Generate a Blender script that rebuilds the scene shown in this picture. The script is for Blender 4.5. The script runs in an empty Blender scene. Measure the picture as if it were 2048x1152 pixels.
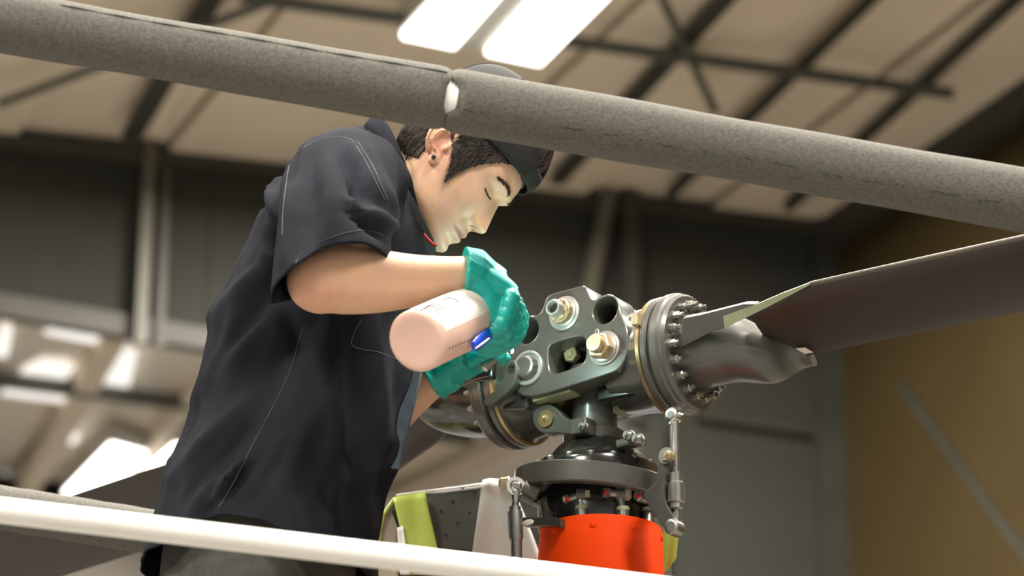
import bpy, bmesh, math, random
import numpy as np
from mathutils import Vector, Matrix
from mathutils.bvhtree import BVHTree
random.seed(7); np.random.seed(7)
sc = bpy.context.scene
C = sc.collection
R = math.radians
V = Vector

# ------------------------------------------------------------------ camera
FPX = 6000.0                       # focal length in pixels of a 2048 px wide frame
PITCH, ROLL = R(20.5), R(0.8)
CAM = V((0, 0, 1.6))
fwd = V((0, math.cos(PITCH), math.sin(PITCH)))
up0 = V((0, -math.sin(PITCH), math.cos(PITCH)))
rt0 = V((1, 0, 0))
# roll: verticals lean to the right at the top
rt = rt0 * math.cos(ROLL) + (-up0) * math.sin(ROLL) * -1
up = up0 * math.cos(ROLL) - rt0 * math.sin(ROLL)
rt = fwd.cross(up)
cd = bpy.data.cameras.new('camera'); cam = bpy.data.objects.new('camera', cd); C.objects.link(cam)
cam.matrix_world = Matrix(((rt.x, up.x, -fwd.x, CAM.x), (rt.y, up.y, -fwd.y, CAM.y), (rt.z, up.z, -fwd.z, CAM.z), (0, 0, 0, 1)))
cd.sensor_width = 36.0; cd.lens = 36.0 * FPX / 2048.0; cd.clip_end = 200
cd.dof.use_dof = True; cd.dof.focus_distance = 4.55; cd.dof.aperture_fstop = 3.9
sc.camera = cam

# ------------------------------------------------------------------ world, light, exposure
w = bpy.data.worlds.new('daylight'); sc.world = w; w.use_nodes = True
bg = w.node_tree.nodes['Background']
bg.inputs[0].default_value = (0.93, 0.96, 1.0, 1); bg.inputs[1].default_value = 0.48
sc.view_settings.view_transform = 'Standard'; sc.view_settings.look = 'None'
sc.view_settings.gamma = 1.0; sc.view_settings.exposure = 0.26
sc.view_settings.use_curve_mapping = False
LAMP_W = 600.0                      # watts of one pair of ceiling strips

# ------------------------------------------------------------------ pixel helpers (2048 x 1152 frame)
def ray(px, py):
    return fwd + rt * ((px - 1024) / FPX) + up * ((576 - py) / FPX)
def at(px, py, Y):                 # the point at horizontal distance Y
    d = ray(px, py); return CAM + d * (Y / d.y)
def on_plane(px, py, p0, n):
    d = ray(px, py); return CAM + d * ((p0 - CAM).dot(n) / d.dot(n))
def pix(p):
    q = V(p) - CAM; d = q.dot(fwd)
    return (1024 + FPX * q.dot(rt) / d, 576 - FPX * q.dot(up) / d)

# ------------------------------------------------------------------ materials
def mat(name, col, rough=0.5, metal=0.0, var=0.0, vscale=20.0, bump=0.0, bscale=60.0, spec=0.5, sss=0.0, emit=None, estr=0.0,
        sheen=0.0, col2=None, stretch=None, coat=0.0, detail=4.0):
    m = bpy.data.materials.new(name); m.use_nodes = True
    nt = m.node_tree; b = nt.nodes['Principled BSDF']
    b.inputs['Base Color'].default_value = (*col, 1); b.inputs['Roughness'].default_value = rough
    b.inputs['Metallic'].default_value = metal; b.inputs['Specular IOR Level'].default_value = spec
    if coat: b.inputs['Coat Weight'].default_value = coat; b.inputs['Coat Roughness'].default_value = 0.12
    if sheen: b.inputs['Sheen Weight'].default_value = sheen; b.inputs['Sheen Roughness'].default_value = 0.5
    if sss:
        b.inputs['Subsurface Weight'].default_value = sss
        b.inputs['Subsurface Radius'].default_value = (0.012, 0.005, 0.003); b.inputs['Subsurface Scale'].default_value = 0.5
    if emit:
        b.inputs['Emission Color'].default_value = (*emit, 1); b.inputs['Emission Strength'].default_value = estr
    if var or col2 or bump:
        tc = nt.nodes.new('ShaderNodeTexCoord'); mp = nt.nodes.new('ShaderNodeMapping')
        nt.links.new(tc.outputs['Object'], mp.inputs[0])
        if stretch: mp.inputs['Scale'].default_value = stretch
    if var or col2:
        n = nt.nodes.new('ShaderNodeTexNoise'); n.inputs['Scale'].default_value = vscale; n.inputs['Detail'].default_value = detail
        nt.links.new(mp.outputs[0], n.inputs['Vector'])
        r = nt.nodes.new('ShaderNodeValToRGB')
        c2 = col2 or tuple(min(1, c * (1 + var)) for c in col)
        c1 = col if col2 else tuple(c * (1 - var) for c in col)
        r.color_ramp.elements[0].color = (*c1, 1); r.color_ramp.elements[1].color = (*c2, 1)
        r.color_ramp.elements[0].position = 0.3; r.color_ramp.elements[1].position = 0.7
        nt.links.new(n.outputs['Fac'], r.inputs[0]); nt.links.new(r.outputs[0], b.inputs['Base Color'])
    if bump:
        n2 = nt.nodes.new('ShaderNodeTexNoise'); n2.inputs['Scale'].default_value = bscale; n2.inputs['Detail'].default_value = 3
        nt.links.new(mp.outputs[0], n2.inputs['Vector'])
        bp = nt.nodes.new('ShaderNodeBump'); bp.inputs['Strength'].default_value = bump; bp.inputs['Distance'].default_value = 0.01
        nt.links.new(n2.outputs['Fac'], bp.inputs['Height']); nt.links.new(bp.outputs[0], b.inputs['Normal'])
    return m

M = {}
M['ceiling'] = mat('insulated_ceiling', (0.80, 0.69, 0.55), 0.75, var=0.06, vscale=1.2)
M['foil'] = mat('silver_foil_insulation', (0.86, 0.79, 0.69), 0.35, 0.12, var=0.05, vscale=2, bump=0.6, bscale=4.0)
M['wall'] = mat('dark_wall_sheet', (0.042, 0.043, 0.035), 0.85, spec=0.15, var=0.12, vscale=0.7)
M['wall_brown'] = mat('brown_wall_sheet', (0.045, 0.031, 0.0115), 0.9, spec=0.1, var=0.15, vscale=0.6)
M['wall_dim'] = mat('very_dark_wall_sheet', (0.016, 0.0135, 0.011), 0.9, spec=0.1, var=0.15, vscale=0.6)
M['steel_dark'] = mat('dark_steel', (0.035, 0.034, 0.026), 0.6, var=0.15, vscale=4)
M['steel_green'] = mat('grey_green_steel', (0.085, 0.090, 0.075), 0.55, var=0.12, vscale=4)
M['header'] = mat('dull_header_paint', (0.062, 0.056, 0.043), 0.6, var=0.1, vscale=4)
M['foil_glare'] = mat('glowing_foil_glare', (0.8, 0.78, 0.74), 0.6, emit=(1.0, 0.97, 0.92), estr=0.75)  # glows to imitate bright reflections on the foil
M['steel_light'] = mat('pale_painted_steel', (0.105, 0.096, 0.072), 0.55, var=0.1, vscale=4)
M['concrete'] = mat('concrete_floor', (0.215, 0.20, 0.175), 0.6, var=0.10, vscale=3)
M['lamp'] = mat('lamp_diffuser', (0.9, 0.9, 0.88), 0.5, emit=(1.0, 0.97, 0.90), estr=5.0)
M['lamp_body'] = mat('lamp_housing', (0.55, 0.53, 0.48), 0.5, var=0.05)
M['foam'] = mat('charcoal_foam', (0.118, 0.112, 0.098), 0.95, spec=0.15, var=0.22, vscale=220, bump=0.35, bscale=420, sheen=0.0)
M['foam_in'] = mat('foam_slit', (0.02, 0.02, 0.018), 0.95, var=0.2)
M['pipe_white'] = mat('white_painted_pipe', (0.80, 0.79, 0.75), 0.35, var=0.04, vscale=12)
M['shirt'] = mat('navy_black_twill', (0.0165, 0.0172, 0.0220), 0.95, var=0.2, vscale=9, bump=0.15, bscale=900, spec=0.05)
M['stitch'] = mat('grey_thread', (0.085, 0.085, 0.10), 0.8, var=0.15, vscale=300)
M['placket'] = mat('blue_worn_edge', (0.035, 0.055, 0.075), 0.8, var=0.3, vscale=60)
M['under'] = mat('black_jersey', (0.006, 0.006, 0.007), 0.9, var=0.2, vscale=50)
M['trousers'] = mat('olive_grey_canvas', (0.048, 0.046, 0.037), 0.9, var=0.2, vscale=40, bump=0.25, bscale=500)
M['boot'] = mat('black_leather', (0.02, 0.018, 0.016), 0.5, var=0.2, vscale=40)
M['hair'] = mat('dark_brown_hair', (0.030, 0.022, 0.017), 0.6, var=0.5, vscale=160, bump=0.25, bscale=240, stretch=(1, 1, 0.25), spec=0.3)
M['cap'] = mat('black_cotton_cap', (0.020, 0.019, 0.017), 0.85, var=0.25, vscale=50, bump=0.2, bscale=600, spec=0.3)
M['glove'] = mat('teal_nitrile', (0.003, 0.33, 0.285), 0.42, var=0.08, vscale=18, bump=0.03, bscale=60, spec=0.45, stretch=(1, 1, 2.4))
M['bottle'] = mat('milky_plastic', (0.76, 0.51, 0.42), 0.35, var=0.03, vscale=15, sss=0.3)
M['label'] = mat('white_label_paper', (0.68, 0.61, 0.55), 0.45, var=0.02)
M['ink'] = mat('dark_label_ink', (0.05, 0.04, 0.06), 0.6, var=0.1)
M['ink_pale'] = mat('grey_label_ink', (0.42, 0.36, 0.36), 0.6, var=0.1)
M['blue'] = mat('blue_plastic', (0.005, 0.06, 0.62), 0.3, var=0.05)
M['hub'] = mat('grey_hub_paint', (0.072, 0.069, 0.059), 0.38, 0.12, var=0.10, vscale=14, coat=0.35)
M['hub_dark'] = mat('dark_grey_enamel', (0.045, 0.043, 0.036), 0.25, 0.1, var=0.15, vscale=14, coat=0.5)
M['black_gloss'] = mat('black_gloss_enamel', (0.012, 0.012, 0.011), 0.2, 0.0, var=0.2, vscale=14, coat=0.6)
M['blade'] = mat('dark_blade_paint', (0.028, 0.021, 0.016), 0.42, var=0.15, vscale=6)
M['blade_edge'] = mat('worn_blade_edge', (0.085, 0.068, 0.048), 0.5, 0.0, var=0.2, vscale=30)
M['sealant'] = mat('pale_green_sealant', (0.26, 0.285, 0.165), 0.5, var=0.12, vscale=30)
M['steel'] = mat('bright_steel', (0.55, 0.54, 0.50), 0.28, 1.0, var=0.1, vscale=40)
M['steel_dull'] = mat('dull_steel', (0.30, 0.29, 0.26), 0.38, 0.9, var=0.2, vscale=40)
M['brass'] = mat('cadmium_gold', (0.46, 0.37, 0.22), 0.45, 0.6, var=0.2, vscale=60)
M['washer'] = mat('grey_painted_washer', (0.34, 0.335, 0.31), 0.38, 0.4, var=0.12, vscale=50)
M['bronze'] = mat('bronze_ring', (0.34, 0.25, 0.13), 0.35, 0.8, var=0.25, vscale=20)
M['orange'] = mat('orange_paint', (0.76, 0.050, 0.0015), 0.55, var=0.05, vscale=8, spec=0.10)
M['red'] = mat('red_torque_mark', (0.55, 0.012, 0.015), 0.5, var=0.1)
M['yellow'] = mat('yellow_green_film', (0.50, 0.62, 0.11), 0.45, var=0.08, vscale=16)
M['sheet'] = mat('white_masking_sheet', (0.86, 0.85, 0.81), 0.6, var=0.06, vscale=8, bump=0.2, bscale=14)
M['cowl'] = mat('dark_cowling', (0.075, 0.071, 0.058), 0.5, var=0.2, vscale=14)
M['cowl_tan'] = mat('tan_cowling', (0.30, 0.25, 0.18), 0.5, var=0.1, vscale=10)
M['rivet'] = mat('black_rivet', (0.01, 0.01, 0.01), 0.5, var=0.1)
M['torch_lens'] = mat('torch_lens', (0.9, 0.95, 1), 0.3, emit=(0.85, 0.97, 1.0), estr=30.0)
M['deck'] = mat('galvanised_deck', (0.30, 0.30, 0.29), 0.5, 0.5, var=0.15, vscale=10)

# ------------------------------------------------------------------ mesh builder
class MB:
    def __init__(s): s.v = []; s.f = []
    def add(s, vs, fs):
        o = len(s.v); s.v += [tuple(p) for p in vs]; s.f += [tuple(i + o for i in f) for f in fs]; return s
    def rings(s, rr, closed=True, cap0=True, cap1=True):
        n = len(rr[0]); vs = [p for r in rr for p in r]; fs = []
        for i in range(len(rr) - 1):
            for j in range(n if closed else n - 1):
                k = (j + 1) % n
                fs.append((i*n + j, i*n + k, (i+1)*n + k, (i+1)*n + j))
        if cap0: fs.append(tuple(range(n - 1, -1, -1)))
        if cap1: fs.append(tuple((len(rr)-1)*n + j for j in range(n)))
        return s.add(vs, fs)
    def tube(s, pts, rad, seg=14, up=None, cap=True):
        pts = [V(p) for p in pts]; n = len(pts)
        if not isinstance(rad, (list, tuple)): rad = [rad]*n
        rr = []; prev = None
        for i, p in enumerate(pts):
            t = (pts[min(i+1, n-1)] - pts[max(i-1, 0)]).normalized()
            if prev is None:
                a = V(up) if up else (V((0, 0, 1)) if abs(t.z) < 0.9 else V((1, 0, 0)))
            else: a = prev
            e1 = (a - t*a.dot(t)).normalized(); e2 = t.cross(e1); prev = e1
            r = rad[i]; r1, r2 = r if isinstance(r, (list, tuple)) else (r, r)
            rr.append([p + e1*(r1*math.cos(2*math.pi*j/seg)) + e2*(r2*math.sin(2*math.pi*j/seg)) for j in range(seg)])
        return s.rings(rr, True, cap, cap)
    def lathe(s, o, ax, prof, seg=32, up=None, caps=True, ph=0.0):
        o = V(o); ax = V(ax).normalized()
        a = V(up) if up else (V((0, 0, 1)) if abs(ax.z) < 0.9 else V((1, 0, 0)))
        e1 = (a - ax*a.dot(ax)).normalized(); e2 = ax.cross(e1)
        rr = [[o + ax*t + e1*(r*math.cos(2*math.pi*j/seg + ph)) + e2*(r*math.sin(2*math.pi*j/seg + ph)) for j in range(seg)] for t, r in prof]
        return s.rings(rr, True, caps, caps)
    def box(s, c, size, ax=None):
        c = V(c); ax = ax or (V((1,0,0)), V((0,1,0)), V((0,0,1)))
        h = [ax[i]*(size[i]/2) for i in range(3)]
        vs = [c + h[0]*a + h[1]*b + h[2]*d for a in (-1,1) for b in (-1,1) for d in (-1,1)]
        return s.add(vs, [(0,1,3,2),(4,6,7,5),(0,4,5,1),(2,3,7,6),(0,2,6,4),(1,5,7,3)])
    def prism(s, poly, vec):
        vec = V(vec); n = len(poly); a = [V(p) for p in poly]; b = [p + vec for p in a]
        fs = [tuple(range(n-1, -1, -1)), tuple(range(n, 2*n))] + [(i, (i+1) % n, n + (i+1) % n, n + i) for i in range(n)]
        return s.add(a + b, fs)
    def bar(s, p, q, wd, ht, upv=(0, 0, 1)):
        p = V(p); q = V(q); t = (q-p).normalized(); e = t.cross(V(upv)).normalized(); u = e.cross(t)
        return s.box((p+q)/2, ((q-p).length, wd, ht), (t, e, u))
    def blob(s, c, r, ax=None, nu=20, nv=12):
        c = V(c); ax = ax or (V((1,0,0)), V((0,1,0)), V((0,0,1)))
        rr = []
        for i in range(1, nv):
            a = math.pi*i/nv
            rr.append([c + ax[2]*(r[2]*math.cos(a)) + ax[0]*(r[0]*math.sin(a)*math.cos(2*math.pi*j/nu)) + ax[1]*(r[1]*math.sin(a)*math.sin(2*math.pi*j/nu)) for j in range(nu)])
        return s.rings(rr)
    def mesh(s, name, inv=None):
        me = bpy.data.meshes.new(name)
        vs = s.v if inv is None else [tuple(inv @ V(p)) for p in s.v]
        me.from_pydata(vs, [], s.f); me.update()
        bm = bmesh.new(); bm.from_mesh(me); bmesh.ops.recalc_face_normals(bm, faces=bm.faces); bm.to_mesh(me); bm.free()
        return me

WM = {}                            # world matrices of parents
def tag(o, label=None, cat=None, group=None, kind=None):
    if label: o['label'] = label
    if cat: o['category'] = cat
    if group: o['group'] = group
    if kind: o['kind'] = kind
    return o
def empty(name, loc, rz=0.0, label=None, cat=None, group=None, kind=None):
    o = bpy.data.objects.new(name, None); C.objects.link(o); o.location = loc; o.rotation_euler = (0, 0, rz)
    o.empty_display_size = 0.1
    WM[o.name] = Matrix.Translation(V(loc)) @ Matrix.Rotation(rz, 4, 'Z')
    return tag(o, label, cat, group, kind)
def link(name, me, m, parent=None, smooth=True, ang=40, bevel=0.0, label=None):
    o = bpy.data.objects.new(name, me); C.objects.link(o)
    if m is not None and not me.materials: me.materials.append(M[m] if isinstance(m, str) else m)
    if parent is not None: o.parent = parent; WM[o.name] = WM[parent.name].copy()
    else: WM[o.name] = Matrix.Identity(4)
    if bevel:
        b = o.modifiers.new('bevel', 'BEVEL'); b.width = bevel; b.segments = 2; b.limit_method = 'ANGLE'; b.angle_limit = R(35)
    if smooth:
        for p in me.polygons: p.use_smooth = True
        me.set_sharp_from_angle(angle=R(ang)) if hasattr(me, 'set_sharp_from_angle') else None
    if label: o['label'] = label
    return o
def part(name, mb, m, parent=None, **k):       # mb holds WORLD coordinates
    inv = WM[parent.name].inverted() if parent is not None else None
    return link(name, mb.mesh(name, inv), m, parent, **k)
def lpart(name, mb, m, parent, **k):           # mb holds the parent's LOCAL coordinates
    return link(name, mb.mesh(name), m, parent, **k)
def struct(name, mb, m, **k):
    return tag(part(name, mb, m, None, **k), kind='structure')
def evaluated(o, name):
    dg = bpy.context.evaluated_depsgraph_get(); dg.update()
    me = bpy.data.meshes.new_from_object(o.evaluated_get(dg)); me.name = name
    bpy.data.objects.remove(o, do_unlink=True); return me
def remesh(mb, name, voxel, smooth_it=2, inv=None):
    me = bpy.data.meshes.new(name); me.from_pydata([tuple(inv @ V(p)) if inv else p for p in mb.v], [], mb.f); me.update()
    bm = bmesh.new(); bm.from_mesh(me); bmesh.ops.recalc_face_normals(bm, faces=bm.faces); bm.to_mesh(me); bm.free()
    o = bpy.data.objects.new(name, me); C.objects.link(o)
    r = o.modifiers.new('r', 'REMESH'); r.mode = 'VOXEL'; r.voxel_size = voxel; r.use_smooth_shade = True
    if smooth_it:
        sm = o.modifiers.new('s', 'SMOOTH'); sm.factor = 0.5; sm.iterations = smooth_it
    return evaluated(o, name)
def fill2d(outline, holes, half, bevel, name, m):   # 2D outline with holes -> solid plate, local x,y, thickness along z
    cu = bpy.data.curves.new(name, 'CURVE'); cu.dimensions = '2D'; cu.fill_mode = 'BOTH'
    cu.extrude = half; cu.bevel_depth = bevel; cu.bevel_resolution = 1; cu.offset = -bevel
    for poly in [outline] + holes:
        sp = cu.splines.new('POLY'); sp.points.add(len(poly) - 1)
        for i, p in enumerate(poly): sp.points[i].co = (p[0], p[1], 0, 1)
        sp.use_cyclic_u = True
    o = bpy.data.objects.new(name, cu); C.objects.link(o)
    return evaluated(o, name)
def smooth_poly(pts, it=2):
    for _ in range(it):
        q = []
        for i in range(len(pts)):
            a, b = pts[i], pts[(i+1) % len(pts)]
            q.append((a[0]*.75 + b[0]*.25, a[1]*.75 + b[1]*.25)); q.append((a[0]*.25 + b[0]*.75, a[1]*.25 + b[1]*.75))
        pts = q
    return pts
def spline(pts, n):                # Catmull-Rom through rows of equal length
    P = np.array(pts, float); out = []
    m = len(P) - 1
    for k in range(n):
        t = k/(n-1)*m; i = min(int(t), m-1); u = t - i
        p0, p1, p2, p3 = P[max(i-1, 0)], P[i], P[i+1], P[min(i+2, m)]
        out.append(0.5*((2*p1) + (-p0+p2)*u + (2*p0-5*p1+4*p2-p3)*u*u + (-p0+3*p1-3*p2+p3)*u**3))
    return np.array(out)

# ================================================================== THE HANGAR
BETA = R(23.0)
hw = V((math.cos(BETA), math.sin(BETA), 0.0))              # along the back wall
hq = V((math.sin(BETA), -math.cos(BETA), 0.0))             # out of the back wall, towards the camera
W0 = at(1300, 397, 18.0)                                   # a point on the wall's top edge
pL, pR = on_plane(0, 262, W0, hq), on_plane(1655, 437, W0, hq)
hr = (pR - pL).normalized()                                # the roof rises along the wall
cn = hr.cross(hq).normalized()
if cn.z > 0: cn = -cn                                      # ceiling normal, downwards
CORNER = pR.copy()
ceil = lambda x, y, dr=0.0: on_plane(x, y, W0 + cn*dr, cn)
back = lambda x, y, out=0.0: on_plane(x, y, W0 + hq*out, hq)
side = lambda x, y: on_plane(x, y, CORNER, hw)
def wallp(s, z): return V((CORNER.x, CORNER.y, 0)) + hw*s + V((0, 0, z))
zc = CORNER.z
slope = hr.z / math.hypot(hr.x, hr.y)
# floor
f = MB(); f.box((-2, 8, -0.1), (60, 60, 0.2)); struct('floor', f, 'concrete', smooth=False)
# ceiling sheets, cut in long panels that follow the rafters' direction
ce = empty('ceiling', (CORNER.x, CORNER.y, CORNER.z), kind='structure')
FARY = 7.4                                                # the roof goes on behind the header, over the next bay
NEAR = 26.0
def cpt(s, q, drop=0.0): return CORNER + hr*s + hq*q + cn*drop
seams = [0.35]
s_ = 0.0
k = 0
while s_ > -26:
    wd = 0.92; a, b = s_, s_ - wd + 0.015
    d = 0.0 if k % 2 else 0.06
    m1 = MB(); m1.prism([cpt(a, 0.0, d), cpt(b, 0.0, d), cpt(b, NEAR, d), cpt(a, NEAR, d)], -cn*0.03)
    part('panel', m1, 'ceiling', ce, smooth=False)
    s_ -= wd; k += 1
bk = MB(); bk.prism([cpt(1, -FARY, -0.05), cpt(-27, -FARY, -0.05), cpt(-27, NEAR, -0.05), cpt(1, NEAR, -0.05)], -cn*0.1)
part('roof_deck', bk, 'ceiling', ce, smooth=False)
# silver foil quilts over the next bay
k = 0
for i in range(14):
    for j in range(3):
        a0 = -2.0 - i*1.75; q0 = -0.3 - j*2.36
        rr = []
        for iu in range(9):
            row = []
            for iv in range(9):
                uu, vv = iu/8, iv/8
                bulge = 0.02 + 0.10*(math.sin(math.pi*uu)*math.sin(math.pi*vv))**0.6 + random.uniform(-0.008, 0.008)
                row.append(cpt(a0 - uu*1.7, q0 - vv*2.33, bulge))
            rr.append(row)
        m1 = MB(); m1.rings(rr, closed=False, cap0=False, cap1=False)
        part('foil_quilt', m1, 'foil', ce)
def beam(name, p, q, wd, ht, m, parent=ce):
    b = MB(); b.bar(p, q, wd, ht, cn); return part(name, b, m, parent, smooth=False)
def stretch(p, q, e0, e1):
    d = (q - p); return p - d*e0, q + d*e1
sc_px = 6000/20.0
for (x0, y0, x1, y1, wpx, mm) in [(262, 272, 412, 12, 40, 'steel_dark'), (1113, 362, 1438, 11, 34, 'steel_dark'), (1340, 388, 1740, 0, 22, 'steel_dark'), (1575, 415, 2030, 0, 22, 'steel_dark')]:
    p, q = stretch(ceil(x0, y0, 0.14), ceil(x1, y1, 0.14), 0.0, 2.5)
    beam('rafter', p, q, wpx/330*0.9, 0.05, mm)
    beam('flange', p + hr*(wpx/330*0.9) - cn*0.02, q + hr*(wpx/330*0.9) - cn*0.02, wpx/330*0.5, 0.03, 'ceiling')
for (x0, y0, x1, y1, wpx) in [(480, -7, 1905, 187, 15)]:
    p, q = ceil(x0, y0, 0.22), ceil(x1, y1, 0.22)
    beam('purlin', p, q, wpx/330, 0.06, 'steel_green')
for (x0, y0, x1, y1) in [(1322, -8, 1430, 222), (0, 207, 560, -4), (1530, 400, 1370, 330)][:2]:
    p, q = ceil(x0, y0, 0.24), ceil(x1, y1, 0.24)
    b = MB(); b.tube([p, q], 0.026, 10); part('tie_rod', b, 'steel_green', ce)
# roof members of the next bay
for (x0, y0, x1, y1, wpx) in [(-60, 752, 420, 812, 22), (-60, 640, 460, 690, 12)][:1]:
    p, q = stretch(ceil(x0, y0, 0.2), ceil(x1, y1, 0.2), 0.1, 1.2)
    beam('purlin', p, q, wpx/330*1.3, 0.10, 'steel_green')
for (x0, y0, x1, y1, wpx) in [(95, 900, 215, 690, 45), (290, 905, 395, 770, 32), (800, 1010, 1120, 860, 60)]:
    p, q = stretch(ceil(x0, y0, 0.16), ceil(x1, y1, 0.16), 0.4, 0.1)
    beam('rafter', p, q, wpx/270, 0.16, 'ceiling')

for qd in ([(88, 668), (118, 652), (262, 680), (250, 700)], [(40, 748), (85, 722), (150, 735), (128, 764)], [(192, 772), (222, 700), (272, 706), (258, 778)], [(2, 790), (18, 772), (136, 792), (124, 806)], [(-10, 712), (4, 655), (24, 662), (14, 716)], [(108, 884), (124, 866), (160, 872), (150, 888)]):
    m1 = MB(); m1.prism([ceil(x, y, 0.15) for x, y in qd], -cn*0.02); part('foil_glare', m1, 'foil_glare', ce, smooth=False)  # glowing patches stand in for light reflected by the foil quilts
# back wall: a header above the opening on the left, solid to the floor right of the jamb
HB = back(0, 626), back(407, 694)
jamb = back(1285, 850)
def wall_xy(p): return (p - CORNER).dot(hw)
hb_l = back(-400, 626 - 0.167*400); sJ = wall_xy(jamb)
zb = lambda s: HB[0].z + (HB[1].z - HB[0].z)/(wall_xy(HB[1]) - wall_xy(HB[0]))*(s - wall_xy(HB[0]))
zt = lambda s: zc + slope*s + 0.03
wb = empty('wall_back', wallp(0, 0), kind='structure')
s0, sheet_w = sJ, 1.42
xs = [0.0]
while xs[-1] > -27: xs.append(xs[-1] - sheet_w)
for i in range(len(xs) - 1):
    a, b = xs[i], xs[i+1] + 0.006
    segs = [(a, b)]
    if a > sJ > b: segs = [(a, sJ), (sJ, b)]
    for (u, v) in segs:
        lo = (lambda s: 0.0) if (u + v)/2 > sJ else zb
        m1 = MB(); m1.prism([wallp(u, lo(u)), wallp(v, lo(v)), wallp(v, zt(v)), wallp(u, zt(u))], -hq*0.08)
        part('wall_sheet', m1, 'wall', wb, smooth=False)
def wbar(p, q, wd, ht, m, name, out=0.05):
    b = MB(); b.bar(p + hq*out, q + hq*out, wd, ht, hq); return part(name, b, m, wb, smooth=False)
wbar(wallp(-27, zt(-27) - 0.13), wallp(0, zt(0) - 0.13), 0.10, 0.14, 'steel_dark', 'eave_trim')
p, q = stretch(HB[0], HB[1], 1.5, 2.2)
wbar(p + V((0, 0, 0.04)), q + V((0, 0, 0.04)), 0.13, 0.1, 'header', 'header_beam', 0.0)
wbar(back(1385, 832), back(1652, 872), 0.07, 0.05, 'steel_dark', 'girt')
pt, pb = back(301, 262, .12), back(279, 690, .12)
wbar(pt, pb, 0.072, 0.06, 'steel_light', 'column', 0.0)
pt, pb = back(335, 285, .08), back(318, 695, .08)
wbar(pt, pb, 0.05, 0.03, 'header', 'column', 0.0)
pt, pb = back(1255, 385, .12), back(1262, 850, .12)
wbar(pt, pb, 0.11, 0.12, 'steel_dark', 'column', 0.0)
wbar(back(1216, 385, .16), back(1172, 610, .16), 0.09, 0.06, 'steel_light', 'brace', 0.0)
wbar(wallp(sJ, 0), wallp(sJ, zb(sJ)), 0.2, 0.2, 'steel_dark', 'jamb', 0.02)
# right wall
wr = empty('wall_right', wallp(0, 0), kind='structure')
qq = 0.0
while qq < 24:
    m1 = MB(); a, b = qq, qq + 2.39
    m1.prism([wallp(0, 0) + hq*a, wallp(0, 0) + hq*b, wallp(0, zc + 0.03) + hq*b, wallp(0, zc + 0.03) + hq*a], hw*0.08)
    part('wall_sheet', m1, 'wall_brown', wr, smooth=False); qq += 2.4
b = MB(); b.bar(CORNER + V((0, 0, -0.12)) - hw*0.06, CORNER + hq*24 + V((0, 0, -0.12)) - hw*0.06, 0.12, 0.28); part('eave_trim', b, 'steel_dark', wr, smooth=False)
b = MB(); b.bar(wallp(-0.08, 0) + hq*0.08, wallp(-0.08, zc) + hq*0.08, 0.16, 0.16, hq); part('corner_post', b, 'steel_dark', wr, smooth=False)
b = MB(); b.bar(side(1805, 770), side(2090, 1160), 0.05, 0.05, hw); part('brace', b, 'steel_dark', wr, smooth=False)
# far end wall of the next bay and left wall
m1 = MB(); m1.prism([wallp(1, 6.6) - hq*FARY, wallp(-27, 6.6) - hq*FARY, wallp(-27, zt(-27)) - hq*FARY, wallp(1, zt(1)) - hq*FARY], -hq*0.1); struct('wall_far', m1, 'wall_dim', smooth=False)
m1 = MB(); m1.prism([wallp(-27, 0), wallp(-27, 0) + hq*NEAR, wallp(-27, zt(-27)) + hq*NEAR, wallp(-27, zt(-27))], -hw*0.1); struct('wall_left', m1, 'wall', smooth=False)

# ------------------------------------------------------------------ ceiling lights
def strip_lamp(quads, label, group, watts, size):
    allp = [p for qd in quads for p in qd]
    c = sum(allp, V((0, 0, 0)))/len(allp)
    base = c + cn*0.25
    L = empty('ceiling_light', c, label=label, cat='ceiling light', group=group)
    body = MB()
    a0 = [quads[0][0], quads[0][1], quads[-1][2], quads[-1][3]]
    body.prism([p + (p - c)*0.05 - cn*0.03 for p in a0], -cn*0.13); part('housing', body, 'lamp_body', L, smooth=False)
    for qd in quads:
        m1 = MB(); m1.prism(qd, -cn*0.05); part('diffuser', m1, 'lamp', L, smooth=False)
    ld = bpy.data.lights.new('strip_light', 'AREA'); ld.energy = watts; ld.shape = 'RECTANGLE'; ld.size, ld.size_y = size
    ld.color = (1.0, 0.95, 0.87)
    lo = bpy.data.objects.new('strip_light', ld); C.objects.link(lo); lo.parent = L
    zax = -cn; xax = hq; yax = zax.cross(xax)
    mw = Matrix(((xax.x, yax.x, zax.x, 0), (xax.y, yax.y, zax.y, 0), (xax.z, yax.z, zax.z, 0), (0, 0, 0, 1)))
    lo.matrix_local = Matrix.Translation(cn*0.03) @ mw
    return L
LD = 0.30
qa = [ceil(805, 76, LD), ceil(905, -32, LD), ceil(1022, -32, LD), ceil(908, 97, LD)]
qb = [ceil(974, 109, LD), ceil(1097, -30, LD), ceil(1240, -28, LD), ceil(1080, 131, LD)]
strip_lamp([qa, qb], 'bright double-strip ceiling light above the foam-padded rail', None, LAMP_W, (2.0, 1.1))
def added_lamp_at(s, q, label, group, watts=LAMP_W, ln=1.6):
    def qd(o): return [cpt(s + o, q, LD), cpt(s + o, q + ln, LD), cpt(s + o + 0.42, q + ln, LD), cpt(s + o + 0.42, q, LD)]
    strip_lamp([qd(-0.5), qd(0.08)], label, group, watts, (ln, 1.0))
p1 = [ceil(128, 990, LD), ceil(222, 893, LD), ceil(292, 912, LD), ceil(205, 996, LD)]
strip_lamp([p1], 'bright far ceiling light in the next bay, wide, at left edge behind the shirt', None, 500, (1.2, 1.0))
p1 = [ceil(282, 955, LD), ceil(350, 895, LD), ceil(420, 905, LD), ceil(352, 963, LD)]
strip_lamp([p1], 'far ceiling light just peeking out behind the back of the shirt', None, 400, (1.2, 1.0))
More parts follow.
